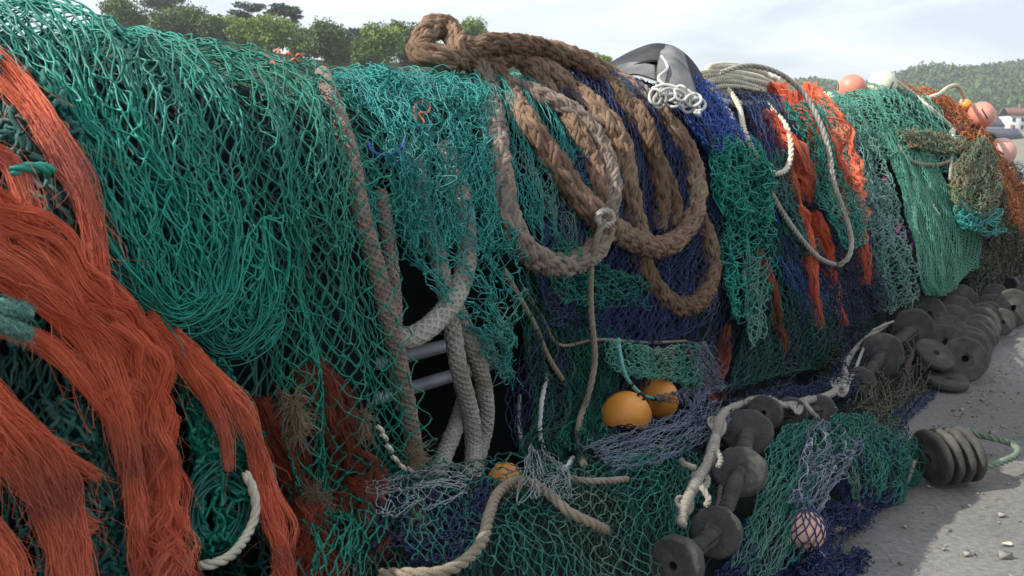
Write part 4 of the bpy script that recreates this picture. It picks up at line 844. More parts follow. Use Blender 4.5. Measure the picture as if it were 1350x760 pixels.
# ================================================================== ground gear: discs
def disc(acc, c, ax, R, th, wear=.028, hole=.16, n=44):
    ax = ax / np.linalg.norm(ax); b1 = np.cross(ax, [0, 0, 1.]); 
    if np.linalg.norm(b1) < .1: b1 = np.cross(ax, [1., 0, 0])
    b1 /= np.linalg.norm(b1); b2 = np.cross(ax, b1)
    prof = [(hole, -.5), (hole, -.5), (.55, -.46), (.86, -.5), (.95, -.44), (1, -.25), (1, .25), (.95, .44), (.86, .5), (.55, .46), (hole, .5), (hole, .5), (hole, -.5)]
    t = np.linspace(0, 2 * math.pi, n, endpoint=False); nz = SN(int(abs(c[1]) * 9999) % 1000, 1.5, 8, 2)(np.cos(t) * 2, np.sin(t) * 2)
    V = []
    for r, h in prof:
        rr = R * r * (1 + (wear * nz if r > .5 else 0)); V.append(c + rr[:, None] * (np.cos(t)[:, None] * b1 + np.sin(t)[:, None] * b2) + ax * h * th + (ax * (wear * R * .8 * nz[:, None])) * (r > .5) if False else c + (R * r * (1 + wear * nz * (r > .5)))[:, None] * (np.cos(t)[:, None] * b1 + np.sin(t)[:, None] * b2) + ax * h * th)
    V = np.array(V); I = np.arange(V.shape[0] * n).reshape(V.shape[0], n); a_, b_ = I[:-1], I[1:]
    acc.add(V, np.stack([a_, np.roll(a_, -1, 1), np.roll(b_, -1, 1), b_], -1), np.repeat([1. if .9 < p_[0] else (.45 if p_[0] > .5 else .1) for p_ in prof], n))
    # small bolt holes as sunk dark studs
    return b1, b2
def chain_geo(acc, pts, lr=.012, wr=.0035):
    q, u = crpath(pts, lr * 1.5)
    T, N_, B = frames(q); t = np.linspace(0, 2 * math.pi, 15)
    for i in range(len(q)):
        s_ = N_[i] if i % 2 else B[i]
        p = q[i] + lr * (np.cos(t)[:, None] * T[i] + .62 * np.sin(t)[:, None] * s_); longtube(acc, p, wr, 6)
def gear(label, discs, sleeves=(), wires=(), chains=(), mt='rubber', th=.045, step=0):
    """discs: (px, py, Rpx, off, (tilt along a, n, z))"""
    c0 = W(discs[0][0], discs[0][1], 0); root = empty('ground_gear', (c0[0], c0[1], 0), label, 'ground gear', 'rubber disc ground gear along the foot of the nets')
    cs_ = []
    for d in discs:
        c = W(d[0], d[1], d[3]); _, _, dep = project(c); R = d[2] * dep / F
        ax = A * d[4][0] + NN * d[4][1] + np.array([0, 0, d[4][2]]); ax = ax / np.linalg.norm(ax)
        if step: c = W(discs[0][0], discs[0][1], discs[0][3]) + ax * step * len(cs_); R = d[2] * project(W(discs[0][0], discs[0][1], discs[0][3]))[2] / F; c[2] = R * math.sqrt(1 - ax[2] ** 2) + th / 2 * abs(ax[2]) + .003
        bot = c[2] - R * math.sqrt(max(0, 1 - ax[2] ** 2)) - th / 2 * abs(ax[2])
        if bot < .004: c = c + np.array([0, 0, .004 - bot])
        t_ = d[5] if len(d) > 5 else th
        a = Acc(); b1, b2 = disc(a, c, ax, R, t_); o = link('rubber_disc', a, M[d[6] if len(d) > 6 else mt], root)
        if R > .05:
            a = Acc()
            for k in (0.6, 0.6 + math.pi):
                a = Acc(); e = c + (math.cos(k) * b1 + math.sin(k) * b2) * R * .68
                longtube(a, np.linspace(e - ax * (t_ * .5 + .001), e + ax * (t_ * .5 + .001), 4), np.array([R * .09] * 4), 10)
                link('bolt_hole', a, M['black'], root)
        cs_.append((c, ax, R))
    for i, j in sleeves:
        p, q_ = cs_[i][0], cs_[j][0]; r = min(cs_[i][2], cs_[j][2]) * .3; a = Acc(); L = np.linalg.norm(q_ - p); n = max(3, int(L / (r * .55)))
        longtube(a, np.linspace(p, q_, 6), r * .8, 12)
        for k in range(n):
            x = p + (q_ - p) * (k + .5) / n; u = (q_ - p) / L; e1 = np.cross(u, [0, 0, 1.]); e1 /= np.linalg.norm(e1); e2 = np.cross(u, e1); t = np.linspace(0, 2 * math.pi, 22)
            longtube(a, x + r * (.9 + RNG.uniform(-.05, .08)) * (np.cos(t)[:, None] * e1 + np.sin(t)[:, None] * e2), r * .29, 6, RNG.uniform())
        link('sleeve', a, M['rubberpale'], root)
    if wires:
        a = Acc()
        for w1 in wires:
            q, u = crpath([W(*p) for p in w1], .01); rope_geo(a, q, .008, 'twist')
        link('wire', a, M['chain'], root)
    for ch in chains:
        a = Acc(); chain_geo(a, [W(*p) for p in ch], .016, .0045); link('chain', a, M['chain'], root)
    return root
gear('near ground gear of big black discs and ribbed sleeves below the pale wrapped rope',
     [(892, 744, 38, .20, (-.9, .0, .1)), (944, 702, 34, .22, (-.85, .3, .45)), (975, 622, 36, .21, (-.6, .2, .75)), (985, 572, 34, .08, (-.7, .2, .6)), (1008, 546, 24, .12, (-.8, .1, .3)), (1042, 545, 22, .12, (-.8, .5, .2)), (1080, 542, 22, .12, (-.8, .5, .2))],
     sleeves=[(0, 1), (1, 2), (2, 3), (4, 5), (5, 6)], wires=[[(930, 700, .2), (945, 668, .2), (950, 640, .2)], [(985, 650, .2), (978, 620, .22), (990, 590, .2)]])
gear('middle ground gear of discs and chain below the end of the wrapped rope',
     [(1132, 508, 24, .20, (-.7, .7, .1)), (1162, 468, 29, .24, (-.8, .45, .1)), (1203, 436, 29, .26, (-.8, .5, .1)), (1232, 468, 27, .28, (-.3, .5, .8)), (1248, 526, 27, .26, (-.1, .1, 1)), (1242, 506, 22, .24, (-.1, .2, 1))],
     sleeves=[(0, 1), (1, 2), (3, 5)], chains=[[(1152, 486, .34), (1166, 500, .34), (1172, 525, .32), (1164, 548, .26), (1150, 560, .2)], [(1190, 446, .38), (1202, 466, .38), (1194, 488, .34), (1198, 506, .3), (1190, 530, .2)]], mt='rubberpale')
gear('row of four worn discs packed together at the edge of the paving',
     [(1228, 604, 38, .16, (.78, .6, .2))] * 4, sleeves=[(0, 3)], th=.036, mt='rubberpale', step=.06)
def row(p0, p1, n, r0, r1, o0, o1, ax):
    return [(p0[0] + (p1[0] - p0[0]) * k / (n - 1), p0[1] + (p1[1] - p0[1]) * k / (n - 1), r0 + (r1 - r0) * k / (n - 1), o0 + (o1 - o0) * k / (n - 1), tuple(np.array(ax) + RNG.normal(0, .07, 3))) for k in range(n)]
gear('row of black discs leaning one behind the other past the four packed ones', row((1268, 530), (1294, 458), 6, 30, 25, .22, .26, (-.72, .5, .42)), sleeves=[(0, 5)], mt='rubberpale', th=.026)
gear('upper row of leaning discs just below the rounded green sack', row((1246, 452), (1268, 396), 5, 26, 21, .26, .26, (-.72, .35, .5)) + [(1224, 414, 24, .22, (-.75, .5, .3))], sleeves=[(0, 4)], mt='rubberpale', th=.03)
gear('farthest ground gear of dusty discs at the right edge of the photo', row((1296, 436), (1312, 392), 4, 22, 18, .24, .3, (-.75, .45, .35)) + [(1334, 412, 22, .3, (.6, .8, .1)), (1332, 452, 25, .3, (-.8, .5, .1)), (1352, 438, 22, .3, (-.7, .7, 0)), (1318, 462, 18, .3, (-.8, .5, .1)), (1346, 408, 19, .3, (-.8, .4, .1))], sleeves=[(0, 3), (5, 6)], mt='rubberpale', th=.04)
# dried weed caught in the meshes
a = Acc()
for (x, y) in [(385, 535), (392, 560), (475, 560), (548, 600), (505, 650), (412, 660), (490, 680), (545, 690), (540, 605), (425, 670)]:
    q, u = crpath([W(x, y - 16, .10), W(x + 3, y, .11), W(x - 2, y + 16, .10)], .004); fuzz(a, q, .006, 240, .028, .0009)
link('weed_tufts', a, M['weed'], label='tufts of dried brown weed caught in the long teal net', cat='dried weed', kind='stuff')
# scraps of twine on the apron hem
a = Acc()
for (x, y) in [(505, 575), (512, 590), (520, 605), (530, 616), (540, 620), (500, 565), (548, 628)]:
    q, u = crpath([W(x - 4, y - 4, .10), W(x + 2, y + 1, .12), W(x + 5, y + 6, .10)], .004); rope_geo(a, q, .006, 'twist')
link('cord_ends', a, M['cream'], label='row of short cream cord ends knotted on the teal net hem', cat='cord ends')

# ================================================================== setting
def grid(x0, x1, nx, y0, y1, ny, fz):
    X, Y = np.meshgrid(np.linspace(x0, x1, nx), np.linspace(y0, y1, ny), indexing='ij')
    P = np.stack([X, Y, fz(X, Y)], -1); I = np.arange(nx * ny).reshape(nx, ny)
    return P, np.stack([I[:-1, :-1], I[1:, :-1], I[1:, 1:], I[:-1, 1:]], -1)
def ground_mat():
    m = bpy.data.materials.new('worn_concrete'); m.use_nodes = True; nt = m.node_tree; nd = nt.nodes; lk = nt.links; b = nd['Principled BSDF']; b.inputs['Roughness'].default_value = .9
    tc = nd.new('ShaderNodeTexCoord')
    def noise(s, d=6, r=.55):
        n = nd.new('ShaderNodeTexNoise'); n.inputs['Scale'].default_value = s; n.inputs['Detail'].default_value = d; n.inputs['Roughness'].default_value = r; lk.new(tc.outputs['Object'], n.inputs['Vector']); return n
    n1, n2, n3 = noise(1.1), noise(38, 4), noise(220, 3, .7)
    r1 = nd.new('ShaderNodeValToRGB'); r1.color_ramp.elements[0].position = .3; r1.color_ramp.elements[1].position = .72
    r1.color_ramp.elements[0].color = (.15, .142, .128, 1); r1.color_ramp.elements[1].color = (.33, .315, .29, 1); lk.new(n1.outputs['Fac'], r1.inputs[0])
    r2 = nd.new('ShaderNodeMapRange'); r2.inputs[1].default_value = .3; r2.inputs[2].default_value = .7; r2.inputs[3].default_value = .7; r2.inputs[4].default_value = 1.15; lk.new(n2.outputs['Fac'], r2.inputs[0])
    r3 = nd.new('ShaderNodeMapRange'); r3.inputs[1].default_value = .3; r3.inputs[2].default_value = .7; r3.inputs[3].default_value = .72; r3.inputs[4].default_value = 1.2; lk.new(n3.outputs['Fac'], r3.inputs[0])
    mu = nd.new('ShaderNodeMath'); mu.operation = 'MULTIPLY'; lk.new(r2.outputs[0], mu.inputs[0]); lk.new(r3.outputs[0], mu.inputs[1])
    vm = nd.new('ShaderNodeVectorMath'); vm.operation = 'SCALE'; lk.new(r1.outputs[0], vm.inputs[0]); lk.new(mu.outputs[0], vm.inputs['Scale']); 
    vo = nd.new('ShaderNodeTexVoronoi'); vo.feature = 'DISTANCE_TO_EDGE'; vo.inputs['Scale'].default_value = 2.2
    wn = nd.new('ShaderNodeVectorMath'); wn.operation = 'MULTIPLY_ADD'; wn.inputs[1].default_value = (.25, .25, .25); lk.new(noise(3).outputs['Color'], wn.inputs[0]); lk.new(tc.outputs['Object'], wn.inputs[2]); lk.new(wn.outputs[0], vo.inputs['Vector'])
    cr_ = nd.new('ShaderNodeMapRange'); cr_.inputs[1].default_value = .0; cr_.inputs[2].default_value = .02; lk.new(vo.outputs[0], cr_.inputs[0])
    sx = nd.new('ShaderNodeSeparateXYZ'); lk.new(tc.outputs['Object'], sx.inputs[0])
    pm = nd.new('ShaderNodeMapRange'); pm.inputs[1].default_value = 5.5; pm.inputs[2].default_value = 8.5; lk.new(sx.outputs['Y'], pm.inputs[0])   # rough stone paving starts here
    iv = nd.new('ShaderNodeMath'); iv.operation = 'SUBTRACT'; iv.inputs[0].default_value = 1; lk.new(cr_.outputs[0], iv.inputs[1])
    m1 = nd.new('ShaderNodeMath'); m1.operation = 'MULTIPLY'; lk.new(iv.outputs[0], m1.inputs[0]); lk.new(pm.outputs[0], m1.inputs[1])
    dk = nd.new('ShaderNodeMix'); dk.data_type = 'RGBA'; dk.inputs[7].default_value = (.13, .12, .10, 1); lk.new(m1.outputs[0], dk.inputs[0]); lk.new(vm.outputs[0], dk.inputs[6]); st = noise(.55, 8, .65); sr = nd.new('ShaderNodeMapRange'); sr.inputs[1].default_value = .50; sr.inputs[2].default_value = .66; sr.inputs[4].default_value = .75; lk.new(st.outputs['Fac'], sr.inputs[0])
    sm = nd.new('ShaderNodeMix'); sm.data_type = 'RGBA'; sm.blend_type = 'MULTIPLY'; sm.inputs[7].default_value = (.55, .52, .47, 1); lk.new(sr.outputs[0], sm.inputs[0]); lk.new(dk.outputs[2], sm.inputs[6]); lk.new(sm.outputs[2], b.inputs['Base Color'])
    hs = nd.new('ShaderNodeMath'); hs.operation = 'MULTIPLY_ADD'; hs.inputs[1].default_value = -2.2; lk.new(m1.outputs[0], hs.inputs[0])
    h2 = nd.new('ShaderNodeMath'); h2.operation = 'ADD'; lk.new(n2.outputs['Fac'], h2.inputs[0]); lk.new(n3.outputs['Fac'], h2.inputs[1]); lk.new(h2.outputs[0], hs.inputs[2])
    bp = nd.new('ShaderNodeBump'); bp.inputs['Strength'].default_value = .9; bp.inputs['Distance'].default_value = .009; lk.new(hs.outputs[0], bp.inputs['Height']); lk.new(bp.outputs[0], b.inputs['Normal'])
    return m
gm = ground_mat(); gn, gn2 = SN(71, .9, 10), SN(72, 4, 12)
P, f = grid(-40, 60, 240, -12, 45, 240, lambda x, y: np.minimum(0, .006 * gn(x, y) - .004))
a = Acc(); a.add(P, f); link('quay', a, gm, kind='structure', origin=(0, 0, 0))
# finer undulating patch of stones where the camera sees it: loose grit
a = Acc(); n = 1500
gx = RNG.uniform(.9, 6, n); gy = RNG.uniform(2.8, 9, n); gr_ = RNG.gamma(1.5, .0022, n) + .0015
for x, y, r in zip(gx, gy, gr_):
    if np.dot([x, y, 0], NN) < -1.15: continue
    p = np.array([x, y, 0]); v = RNG.normal(0, 1, (8, 3)); v = np.array([[i, j, k] for i in (-1, 1) for j in (-1, 1) for k in (-1, 1)]) * (1 + .4 * RNG.uniform(-1, 1, (8, 3)))
    a.add(p + v * r * np.array([1, 1, .6]) + [0, 0, r * .4], [[0, 1, 3, 2], [4, 6, 7, 5], [0, 4, 5, 1], [2, 3, 7, 6], [0, 2, 6, 4], [1, 5, 7, 3]], RNG.uniform())
link('grit', a, mat('grit', (.34, .32, .28), (.18, .17, .15), .9, 20), kind='stuff', label='loose grit and crumbs scattered over the paving', cat='grit')
p = G0(1326, 718, .004); a = Acc(); t = np.linspace(0, 2 * math.pi, 12, endpoint=False)
V = np.concatenate([p + np.stack([.018 * np.cos(t) * 1.4, .011 * np.sin(t), .004 + .004 * np.sin(2 * t)], -1), p + np.stack([.009 * np.cos(t) * 1.4, .006 * np.sin(t), .007 + 0 * t], -1), np.repeat((p + [0, 0, .008])[None], 12, 0)])
I = np.arange(36).reshape(3, 12); a.add(V, np.stack([I[:-1], np.roll(I[:-1], -1, 1), np.roll(I[1:], -1, 1), I[1:]], -1)); link('dry_leaf', a, M['cream'], label='small pale dry leaf lying on the sunlit paving', cat='leaf')
# water
wm = bpy.data.materials.new('sea_water'); wm.use_nodes = True; b = wm.node_tree.nodes['Principled BSDF']; b.inputs['Base Color'].default_value = (.03, .06, .07, 1); b.inputs['Roughness'].default_value = .12
n = wm.node_tree.nodes.new('ShaderNodeTexNoise'); n.inputs['Scale'].default_value = .8; n.inputs['Detail'].default_value = 5; bp = wm.node_tree.nodes.new('ShaderNodeBump'); bp.inputs['Strength'].default_value = .5; bp.inputs['Distance'].default_value = .3
tcw = wm.node_tree.nodes.new('ShaderNodeTexCoord'); wm.node_tree.links.new(tcw.outputs['Object'], n.inputs['Vector']); wm.node_tree.links.new(n.outputs['Fac'], bp.inputs['Height']); wm.node_tree.links.new(bp.outputs[0], b.inputs['Normal'])
P, f = grid(-440, 1040, 8, -225, 1025, 8, lambda x, y: x * 0 - 2.2); a = Acc(); a.add(P, f); link('sea', a, wm, kind='structure', origin=(0, 0, 0))
# hills. skyline given as (px, py) at a distance
def hill(name, sky_pts, D, depth, m, base=-3, seed=1, rough=1.0, bend=.5):
    px = np.array([p[0] for p in sky_pts]); py = np.array([p[1] for p in sky_pts])
    n1_, n2_ = SN(seed, .02, 10), SN(seed + 1, .08, 12)
    az = np.linspace(px[0], px[-1], 200); cols = []
    for x in az:
        d = ray(x, np.interp(x, px, py)); hd = np.array([d[0], d[1], 0]); k = D / np.linalg.norm(hd); top = H + d[2] * k
        col = []
        for u in np.linspace(0, 1.25, 46):
            dist = D - depth * (1 - u); z = base + (top - base) * (math.sin(min(1, u) * math.pi / 2) ** 1.15 if u < 1 else 1 - (u - 1) * 1.2)
            q = hd / np.linalg.norm(hd) * dist; col.append([q[0], q[1], z])
        cols.append(col)
    P = np.array(cols); P[..., 2] += rough * (1.2 * n1_(P[..., 0], P[..., 1]) + .5 * n2_(P[..., 0], P[..., 1])) * np.clip((P[..., 2] - base) / 8, 0, 1)
    I = np.arange(P.shape[0] * P.shape[1]).reshape(P.shape[:2]); a = Acc(); a.add(P, np.stack([I[:-1, :-1], I[1:, :-1], I[1:, 1:], I[:-1, 1:]], -1)); link(name, a, m, kind='structure', origin=(0, 0, 0)); return P
leafm = lambda nm, c1, c2: mat(nm, c1, c2, .7, .35, spec=.2)
LM = [leafm('foliage_mid', (.14, .20, .045), (.08, .125, .035)), leafm('foliage_light', (.21, .29, .06), (.13, .20, .04)), leafm('foliage_pine', (.07, .10, .055), (.05, .07, .04))]
bark = mat('bark', (.09, .07, .05), (.05, .04, .03), .9, 2)
grass = mat('meadow', (.10, .17, .04), (.07, .12, .03), .9, .02, spec=.1); wood_floor = mat('wooded_slope', (.03, .055, .02), (.018, .03, .012), .9, .05, spec=.1)
hill('near_hill', [(-900, 150), (-500, 95), (-200, 60), (60, 52), (150, 44), (290, 60), (400, 82), (560, 92), (640, 78), (720, 96), (830, 110), (1000, 140)], 175, 70, wood_floor, seed=3)
def leaves(acc, c, r, n, size, squash=(1, 1, .8), hollow=.35):
    d = RNG.normal(0, 1, (n, 3)); d /= np.linalg.norm(d, axis=1)[:, None]
    p = c + d * (r * (hollow + (1 - hollow) * RNG.uniform(0, 1, n) ** .5) * (1 + .18 * np.sin(d[:, 0] * 7 + d[:, 2] * 5)))[:, None] * np.array(squash)
    u = RNG.normal(0, 1, (n, 3)); u /= np.linalg.norm(u, axis=1)[:, None]; w = np.cross(u, RNG.normal(0, 1, (n, 3))); w /= np.linalg.norm(w, axis=1)[:, None]
    s = size * RNG.uniform(.5, 1.3, n)[:, None]
    V = np.stack([p - u * s, p + w * s * .6, p + u * s, p - w * s * .6], 1)
    acc.add(V, np.arange(n * 4).reshape(n, 4), np.repeat(RNG.uniform(0, 1, n), 4))
def tree(label, px, py_top, py_bot, wpx, D, kind, m, group='trees on the near hill'):
    base = at(px, py_bot, D); top = at(px, py_top, D); h = top[2] - base[2]; wd = wpx * D / F
    gz = base[2] - h * .25; base[2] = gz; h = top[2] - gz
    r = empty('pine_tree' if kind == 'pine' else 'tree', base, label, 'tree', group)
    tk = Acc(); lf = Acc(); tt = base + np.array([0, 0, h * .92])
    longtube(tk, crpath([base, base + [wd * .03, 0, h * .4], base + [-.02 * wd, 0, h * .7], tt], h / 14)[0], np.linspace(.03, .008, len(crpath([base, base + [wd * .03, 0, h * .4], base + [-.02 * wd, 0, h * .7], tt], h / 14)[0])) * h, 8)
    lobes = []
    if kind == 'pine':
        for k in range(15):
            z = h * random.uniform(.5, .97); an = random.uniform(0, 6.28); e = wd * .5 * random.uniform(.35, .95) * (1.2 - .5 * z / h)
            lobes.append((base + np.array([math.cos(an) * e, math.sin(an) * e, z]), wd * random.uniform(.11, .19), (1.3, 1.3, .42)))
    else:
        for k in range(16):
            z = h * random.uniform(.34, .86); an = random.uniform(0, 6.28); e = wd * .5 * math.sqrt(random.random()) * .72 * (1 - .55 * abs(z / h - .55))
            lobes.append((base + np.array([math.cos(an) * e, math.sin(an) * e, z]), wd * random.uniform(.19, .28), (1, 1, .9)))
    for c, rr, sq in lobes:
        leaves(lf, c, rr, 480, .017 * D ** .5 * (.8 if kind == 'pine' else 1), sq)
        st = base + np.array([0, 0, (c[2] - base[2]) * .72]); q, _ = crpath([st, (st + c) / 2 + [0, 0, .05 * h], c], h / 12); longtube(tk, q, np.linspace(.012, .004, len(q)) * h, 5)
    link('trunk', tk, bark, r); link('crown', lf, LM[m], r)
TR = [('round dark green tree half cut by the teal net at far left of the skyline', 165, 2, 40, 50, 150, 'b', 0),
    ('umbrella shaped pine touching the top edge of the photo', 215, -14, 30, 52, 185, 'pine', 2),
    ('low brownish tree under the umbrella shaped pine', 232, 14, 48, 60, 160, 'b', 0),
    ('round mid green tree right of the umbrella shaped pine', 272, 7, 52, 42, 158, 'b', 0),
    ('thin open pine standing alone left of the dense pine', 330, 6, 48, 42, 180, 'pine', 2),
    ('dense dark pine, tallest in the middle of the hill', 372, 3, 56, 44, 170, 'pine', 2),
    ('pale green bush tree in front of the dense pine', 358, 26, 62, 50, 140, 'b', 1),
    ('low pale green tree left of the pale bush', 322, 30, 60, 40, 145, 'b', 1),
    ('broad dark green tree right of the dense pine', 432, 30, 84, 52, 150, 'b', 0),
    ('narrow dark tree between two broad ones above the aqua net', 468, 34, 88, 34, 158, 'b', 2),
    ('broad light green tree above the aqua net', 506, 35, 90, 58, 145, 'b', 1),
    ('mid green tree beside the knuckle of brown hawser', 540, 28, 88, 44, 160, 'b', 0),
    ('pale low bush left of the broad light green tree', 482, 50, 94, 34, 140, 'b', 0),
    ('light green tree seen right behind the hawser knuckle', 614, 26, 70, 44, 160, 'b', 1),
    ('tiny tree top showing over the hawser near the grey sheet', 789, 70, 100, 26, 190, 'b', 1)]
TR += [('dull green tree between the umbrella shaped pine and the round one', 250, 18, 52, 44, 165, 'b', 0),
    ('mid green tree left of the thin open pine', 300, 26, 56, 44, 162, 'b', 1),
    ('dark green tree just right of the dense pine', 402, 34, 72, 40, 165, 'b', 0),
    ('light green tree low behind the broad dark one', 450, 44, 88, 44, 170, 'b', 1),
    ('yellow green tree low beside the hawser knuckle', 562, 44, 88, 50, 168, 'b', 1)]
for t_ in TR: tree(*t_[:4], t_[4] * 1.3, *t_[5:])
# right hills: wooded ridge, fields, town
RH = hill('far_hill', [(980, 128), (1040, 127), (1070, 125), (1110, 131), (1200, 120), (1225, 112), (1260, 114), (1300, 109), (1360, 104), (1460, 100), (1600, 106), (1800, 130)], 900, 420, grass, seed=11, rough=3)
pxr, pyr, _ = project(RH)
# the woods: many crowns over the slope, except the open fields
wd_ = Acc(); cnt = 0
fld = SN(91, .006, 6)
for k in range(9000):
    i = RNG.integers(2, RH.shape[0] - 1); j = RNG.integers(4, 42); c = RH[i, j] + RNG.normal(0, 3, 3) * [1, 1, 0]; x, y, dd = project(c)
    if not (1010 < x < 1420): continue
    fieldy = (136 < y < 143 and x > 1275 and x < 1420) or (150 < y < 163 and x > 1200)
    if fieldy and RNG.uniform() < .97: continue
    if y > 166: continue
    R = RNG.uniform(3.5, 7.5); leaves(wd_, c + [0, 0, R * .55], R, 90, 1.25, (1, 1, .85), .75)
link('woodland', wd_, mat('far_woodland', (.12, .18, .055), (.05, .09, .04), .8, .012, spec=.1, c3=(.10, .15, .04), dirt=.6), kind='stuff', label='dense wood covering the far hillside beyond the town', cat='woodland')
# hedgerow clumps
# town
wallm = [mat('render_white', (.62, .61, .58), (.5, .49, .46), .9, .3), mat('stone_grey', (.25, .25, .26), (.18, .18, .19), .9, .3), mat('brick', (.28, .15, .11), (.2, .11, .08), .9, .3)]
roofm = [mat('slate_roof', (.07, .075, .095), (.045, .05, .065), .7, .5), mat('tile_roof', (.24, .10, .07), (.17, .08, .06), .8, .5)]
glass = mat('window_glass', (.03, .035, .045), (.02, .02, .03), .15, 1)
def boxq(acc, c, sx, sy, sz, rz=0.):
    v = np.array([[i, j, k] for i in (-.5, .5) for j in (-.5, .5) for k in (0, 1)]) * [sx, sy, sz]; R_ = np.array([[math.cos(rz), -math.sin(rz), 0], [math.sin(rz), math.cos(rz), 0], [0, 0, 1]])
    acc.add(v @ R_.T + c, [[0, 1, 3, 2], [4, 6, 7, 5], [0, 4, 5, 1], [2, 3, 7, 6], [0, 2, 6, 4], [1, 5, 7, 3]])
def house(label, px, py, D, w_, d_, h_, wm_, rm_, rz=.1):
    c = at(px, py, D); e = empty('house', c, label, 'house', 'houses of the town across the harbour')
    R_ = np.array([[math.cos(rz), -math.sin(rz), 0], [math.sin(rz), math.cos(rz), 0], [0, 0, 1]]); c = np.array(c)
    a = Acc(); boxq(a, c - [0, 0, 5], w_, d_, h_ + 5, rz); link('wall', a, wallm[wm_], e)
    rh = d_ * .42; v = np.array([[-w_ / 2 - .3, -d_ / 2 - .3, h_], [w_ / 2 + .3, -d_ / 2 - .3, h_], [w_ / 2 + .3, d_ / 2 + .3, h_], [-w_ / 2 - .3, d_ / 2 + .3, h_], [-w_ / 2 - .3, 0, h_ + rh], [w_ / 2 + .3, 0, h_ + rh]])
    a = Acc(); a.add(v @ R_.T + c, [[0, 1, 5, 4], [2, 3, 4, 5], [0, 4, 3, 3], [1, 2, 5, 5], [0, 3, 2, 1]]); rf = link('roof', a, roofm[rm_], e)
    m_ = rf.data
    a = Acc(); boxq(a, c + R_ @ np.array([w_ * .35, 0, h_ + rh * .5]), .9, .7, rh * .9, rz); link('chimney', a, wallm[2], rf)
    for fl in range(max(1, int(h_ / 2.8))):
        for k in range(max(2, int(w_ / 2.6))):
            x = (-w_ / 2 + w_ * (k + .5) / max(2, int(w_ / 2.6))); a = Acc(); boxq(a, c + R_ @ np.array([x, -d_ / 2 - .04, 1.0 + fl * 2.8]), 1.1, .12, 1.4, rz); link('window', a, glass, e)
HS = [('long slate roofed terrace with pale dormers in the town', 1325, 190, 400, 11, 7, 6, 1, 0), ('white gabled house above the slate roofed terrace', 1334, 174, 380, 7, 7, 6, 0, 1), ('small white house just right of the pink float', 1311, 174, 400, 6, 6, 4, 0, 0),
      ('tile roofed house at the right edge of the town', 1352, 176, 390, 9, 7, 5, 2, 1), ('grey house at the right edge beside the pale float', 1349, 200, 380, 9, 7, 6, 1, 0), ('low white shed below the grey house on the harbour', 1352, 212, 330, 6, 5, 3, 0, 0),
      ('brick house half behind the pale pink float', 1318, 204, 310, 10, 7, 5, 2, 0), ('pale house hidden partly by the higher pink float', 1300, 186, 360, 9, 7, 5, 0, 0),
      ('uppermost small house at the edge of the far field', 1345, 164, 430, 6, 6, 4, 0, 1)]
for h_ in HS: house(*h_)
# shore under the town
hill('town_shore', [(1150, 196), (1250, 186), (1300, 178), (1360, 172), (1500, 168), (1700, 170), (1900, 190)], 460, 215, mat('shore_ground', (.16, .17, .10), (.22, .20, .16), .9, .1), seed=31, rough=.3)

hz = bpy.data.materials.new('haze'); hz.use_nodes = True; nt = hz.node_tree; nt.nodes.clear(); o_ = nt.nodes.new('ShaderNodeOutputMaterial'); pv = nt.nodes.new('ShaderNodeVolumePrincipled')
pv.inputs['Color'].default_value = (.93, .95, 1, 1); pv.inputs['Density'].default_value = .00045; pv.inputs['Anisotropy'].default_value = .3; nt.links.new(pv.outputs[0], o_.inputs['Volume'])
a = Acc(); boxq(a, np.array([300, 400, -7.]), 1500, 1260, 92); hzo = link('haze', a, hz, kind='stuff', origin=(0, 0, 0), label='pale sea haze over the far hills', cat='haze')

a = Acc(); n = 130
for k in range(n):
    s_ = RNG.uniform(3.2, 9); p = A * s_ + NN * (-1.1 + RNG.gamma(1.2, .22)); d = RNG.normal(0, 1, 3) * [1, 1, 0]; d /= np.linalg.norm(d); L = RNG.uniform(.02, .09); e_ = np.cross(d, [0, 0, 1.])
    q, _ = crpath([p + [0, 0, .006], p + d * L * .5 + e_ * L * RNG.normal(0, .3) + [0, 0, .009], p + d * L + e_ * L * RNG.normal(0, .4) + [0, 0, .006]], .008); longtube(a, q, RNG.uniform(.0009, .002), 4, RNG.uniform())
link('twine_scraps', a, mat('scrap_twine', (.05, .16, .13), (.25, .18, .11), .8, 30), kind='stuff', label='short scraps of twine littering the paving by the heap', cat='twine scraps')
a = Acc(); n = 1300
for k in range(n):
    s_ = RNG.uniform(3.2, 10); p = A * s_ + NN * (-1.14 + RNG.gamma(1.0, .16)); r = .0008 + RNG.gamma(1.2, .0009); v = np.array([[i, j, k_] for i in (-1, 1) for j in (-1, 1) for k_ in (-1, 1)]) * (1 + .4 * RNG.uniform(-1, 1, (8, 3)))
    a.add(p + v * r * np.array([1, 1, .6]) + [0, 0, r * .4], [[0, 1, 3, 2], [4, 6, 7, 5], [0, 4, 5, 1], [2, 3, 7, 6], [0, 2, 6, 4], [1, 5, 7, 3]], RNG.uniform())
link('dirt_crumbs', a, mat('dirt_crumbs', (.22, .2, .17), (.10, .09, .075), .95, 20), kind='stuff', label='dark dirt crumbs gathered along the foot of the heap', cat='dirt')

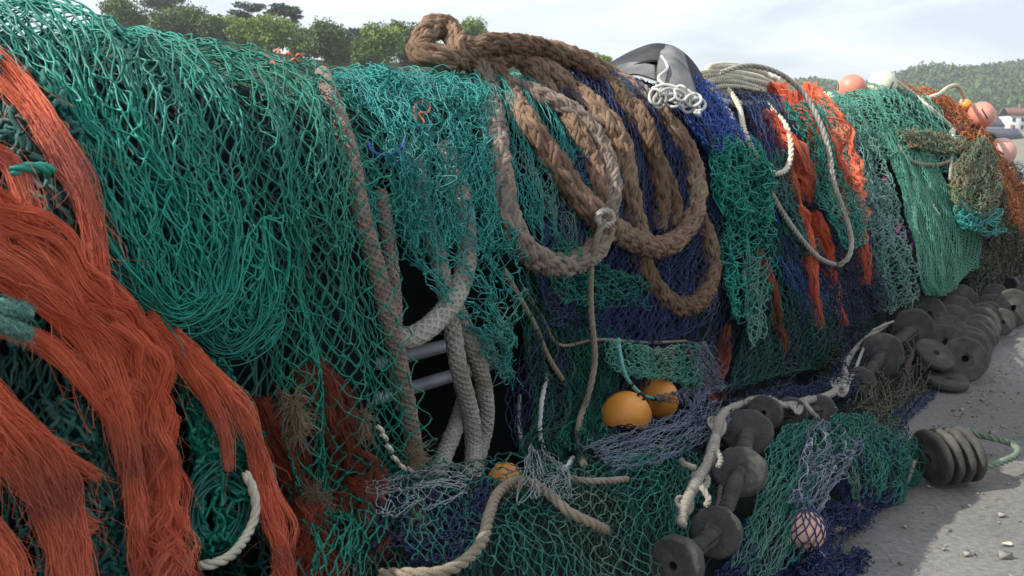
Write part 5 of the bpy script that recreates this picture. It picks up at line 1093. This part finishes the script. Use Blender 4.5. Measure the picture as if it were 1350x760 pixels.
# ================================================================== camera, world, sun
cam = bpy.data.cameras.new('camera'); co = bpy.data.objects.new('camera', cam); C.objects.link(co)
co.location = EYE; co.rotation_euler = (math.pi / 2 - PITCH, 0, 0)
cam.sensor_width = 36; cam.lens = 36 * F / 1350; cam.clip_end = 20000; cam.clip_start = .05
cam.dof.use_dof = True; cam.dof.focus_distance = 3.3; cam.dof.aperture_fstop = 9
bpy.context.scene.camera = co
EL, AZV = math.radians(41), np.array([-.93, -.33, 0])
sv_ = AZV / np.linalg.norm(AZV) * math.cos(EL) + np.array([0, 0, math.sin(EL)])
sl = bpy.data.lights.new('sun', 'SUN'); sl.energy = 5.0; sl.angle = math.radians(.5); sl.color = (1, .955, .88)
so = bpy.data.objects.new('sun', sl); C.objects.link(so); so.rotation_euler = Vector(sv_).to_track_quat('Z', 'Y').to_euler()
w = bpy.data.worlds.new('World'); bpy.context.scene.world = w; w.use_nodes = True
nt = w.node_tree; nd = nt.nodes; lk = nt.links; bg = nd['Background']
sky = nd.new('ShaderNodeTexSky'); sky.sky_type = 'NISHITA'; sky.sun_disc = False; sky.sun_elevation = EL
sky.sun_rotation = math.atan2(sv_[0], sv_[1]); sky.dust_density = 2.0; sky.air_density = 1.0; sky.altitude = 0
tc = nd.new('ShaderNodeTexCoord'); mp = nd.new('ShaderNodeMapping'); mp.inputs['Scale'].default_value = (1.0, 1.0, 4.5)
n1 = nd.new('ShaderNodeTexNoise'); n1.inputs['Scale'].default_value = 2.6; n1.inputs['Detail'].default_value = 7; n1.inputs['Roughness'].default_value = .55; n1.inputs['Distortion'].default_value = .3
lk.new(tc.outputs['Generated'], mp.inputs[0]); lk.new(mp.outputs[0], n1.inputs['Vector'])
rp = nd.new('ShaderNodeMapRange'); rp.inputs[1].default_value = .40; rp.inputs[2].default_value = .66; rp.inputs[3].default_value = .42; rp.inputs[4].default_value = .95
lk.new(n1.outputs['Fac'], rp.inputs[0])
mx = nd.new('ShaderNodeMix'); mx.data_type = 'RGBA'; mx.inputs[7].default_value = (10.6, 11.4, 12.6, 1)
lk.new(rp.outputs[0], mx.inputs[0]); lk.new(sky.outputs[0], mx.inputs[6]); lk.new(mx.outputs[2], bg.inputs[0])
bg.inputs[1].default_value = .102
vs = bpy.context.scene.view_settings; vs.view_transform = 'Standard'; vs.look = 'None'; vs.exposure = .3; vs.gamma = 1; vs.use_curve_mapping = False
for o in bpy.data.objects:
    if '_o' in o: del o['_o']
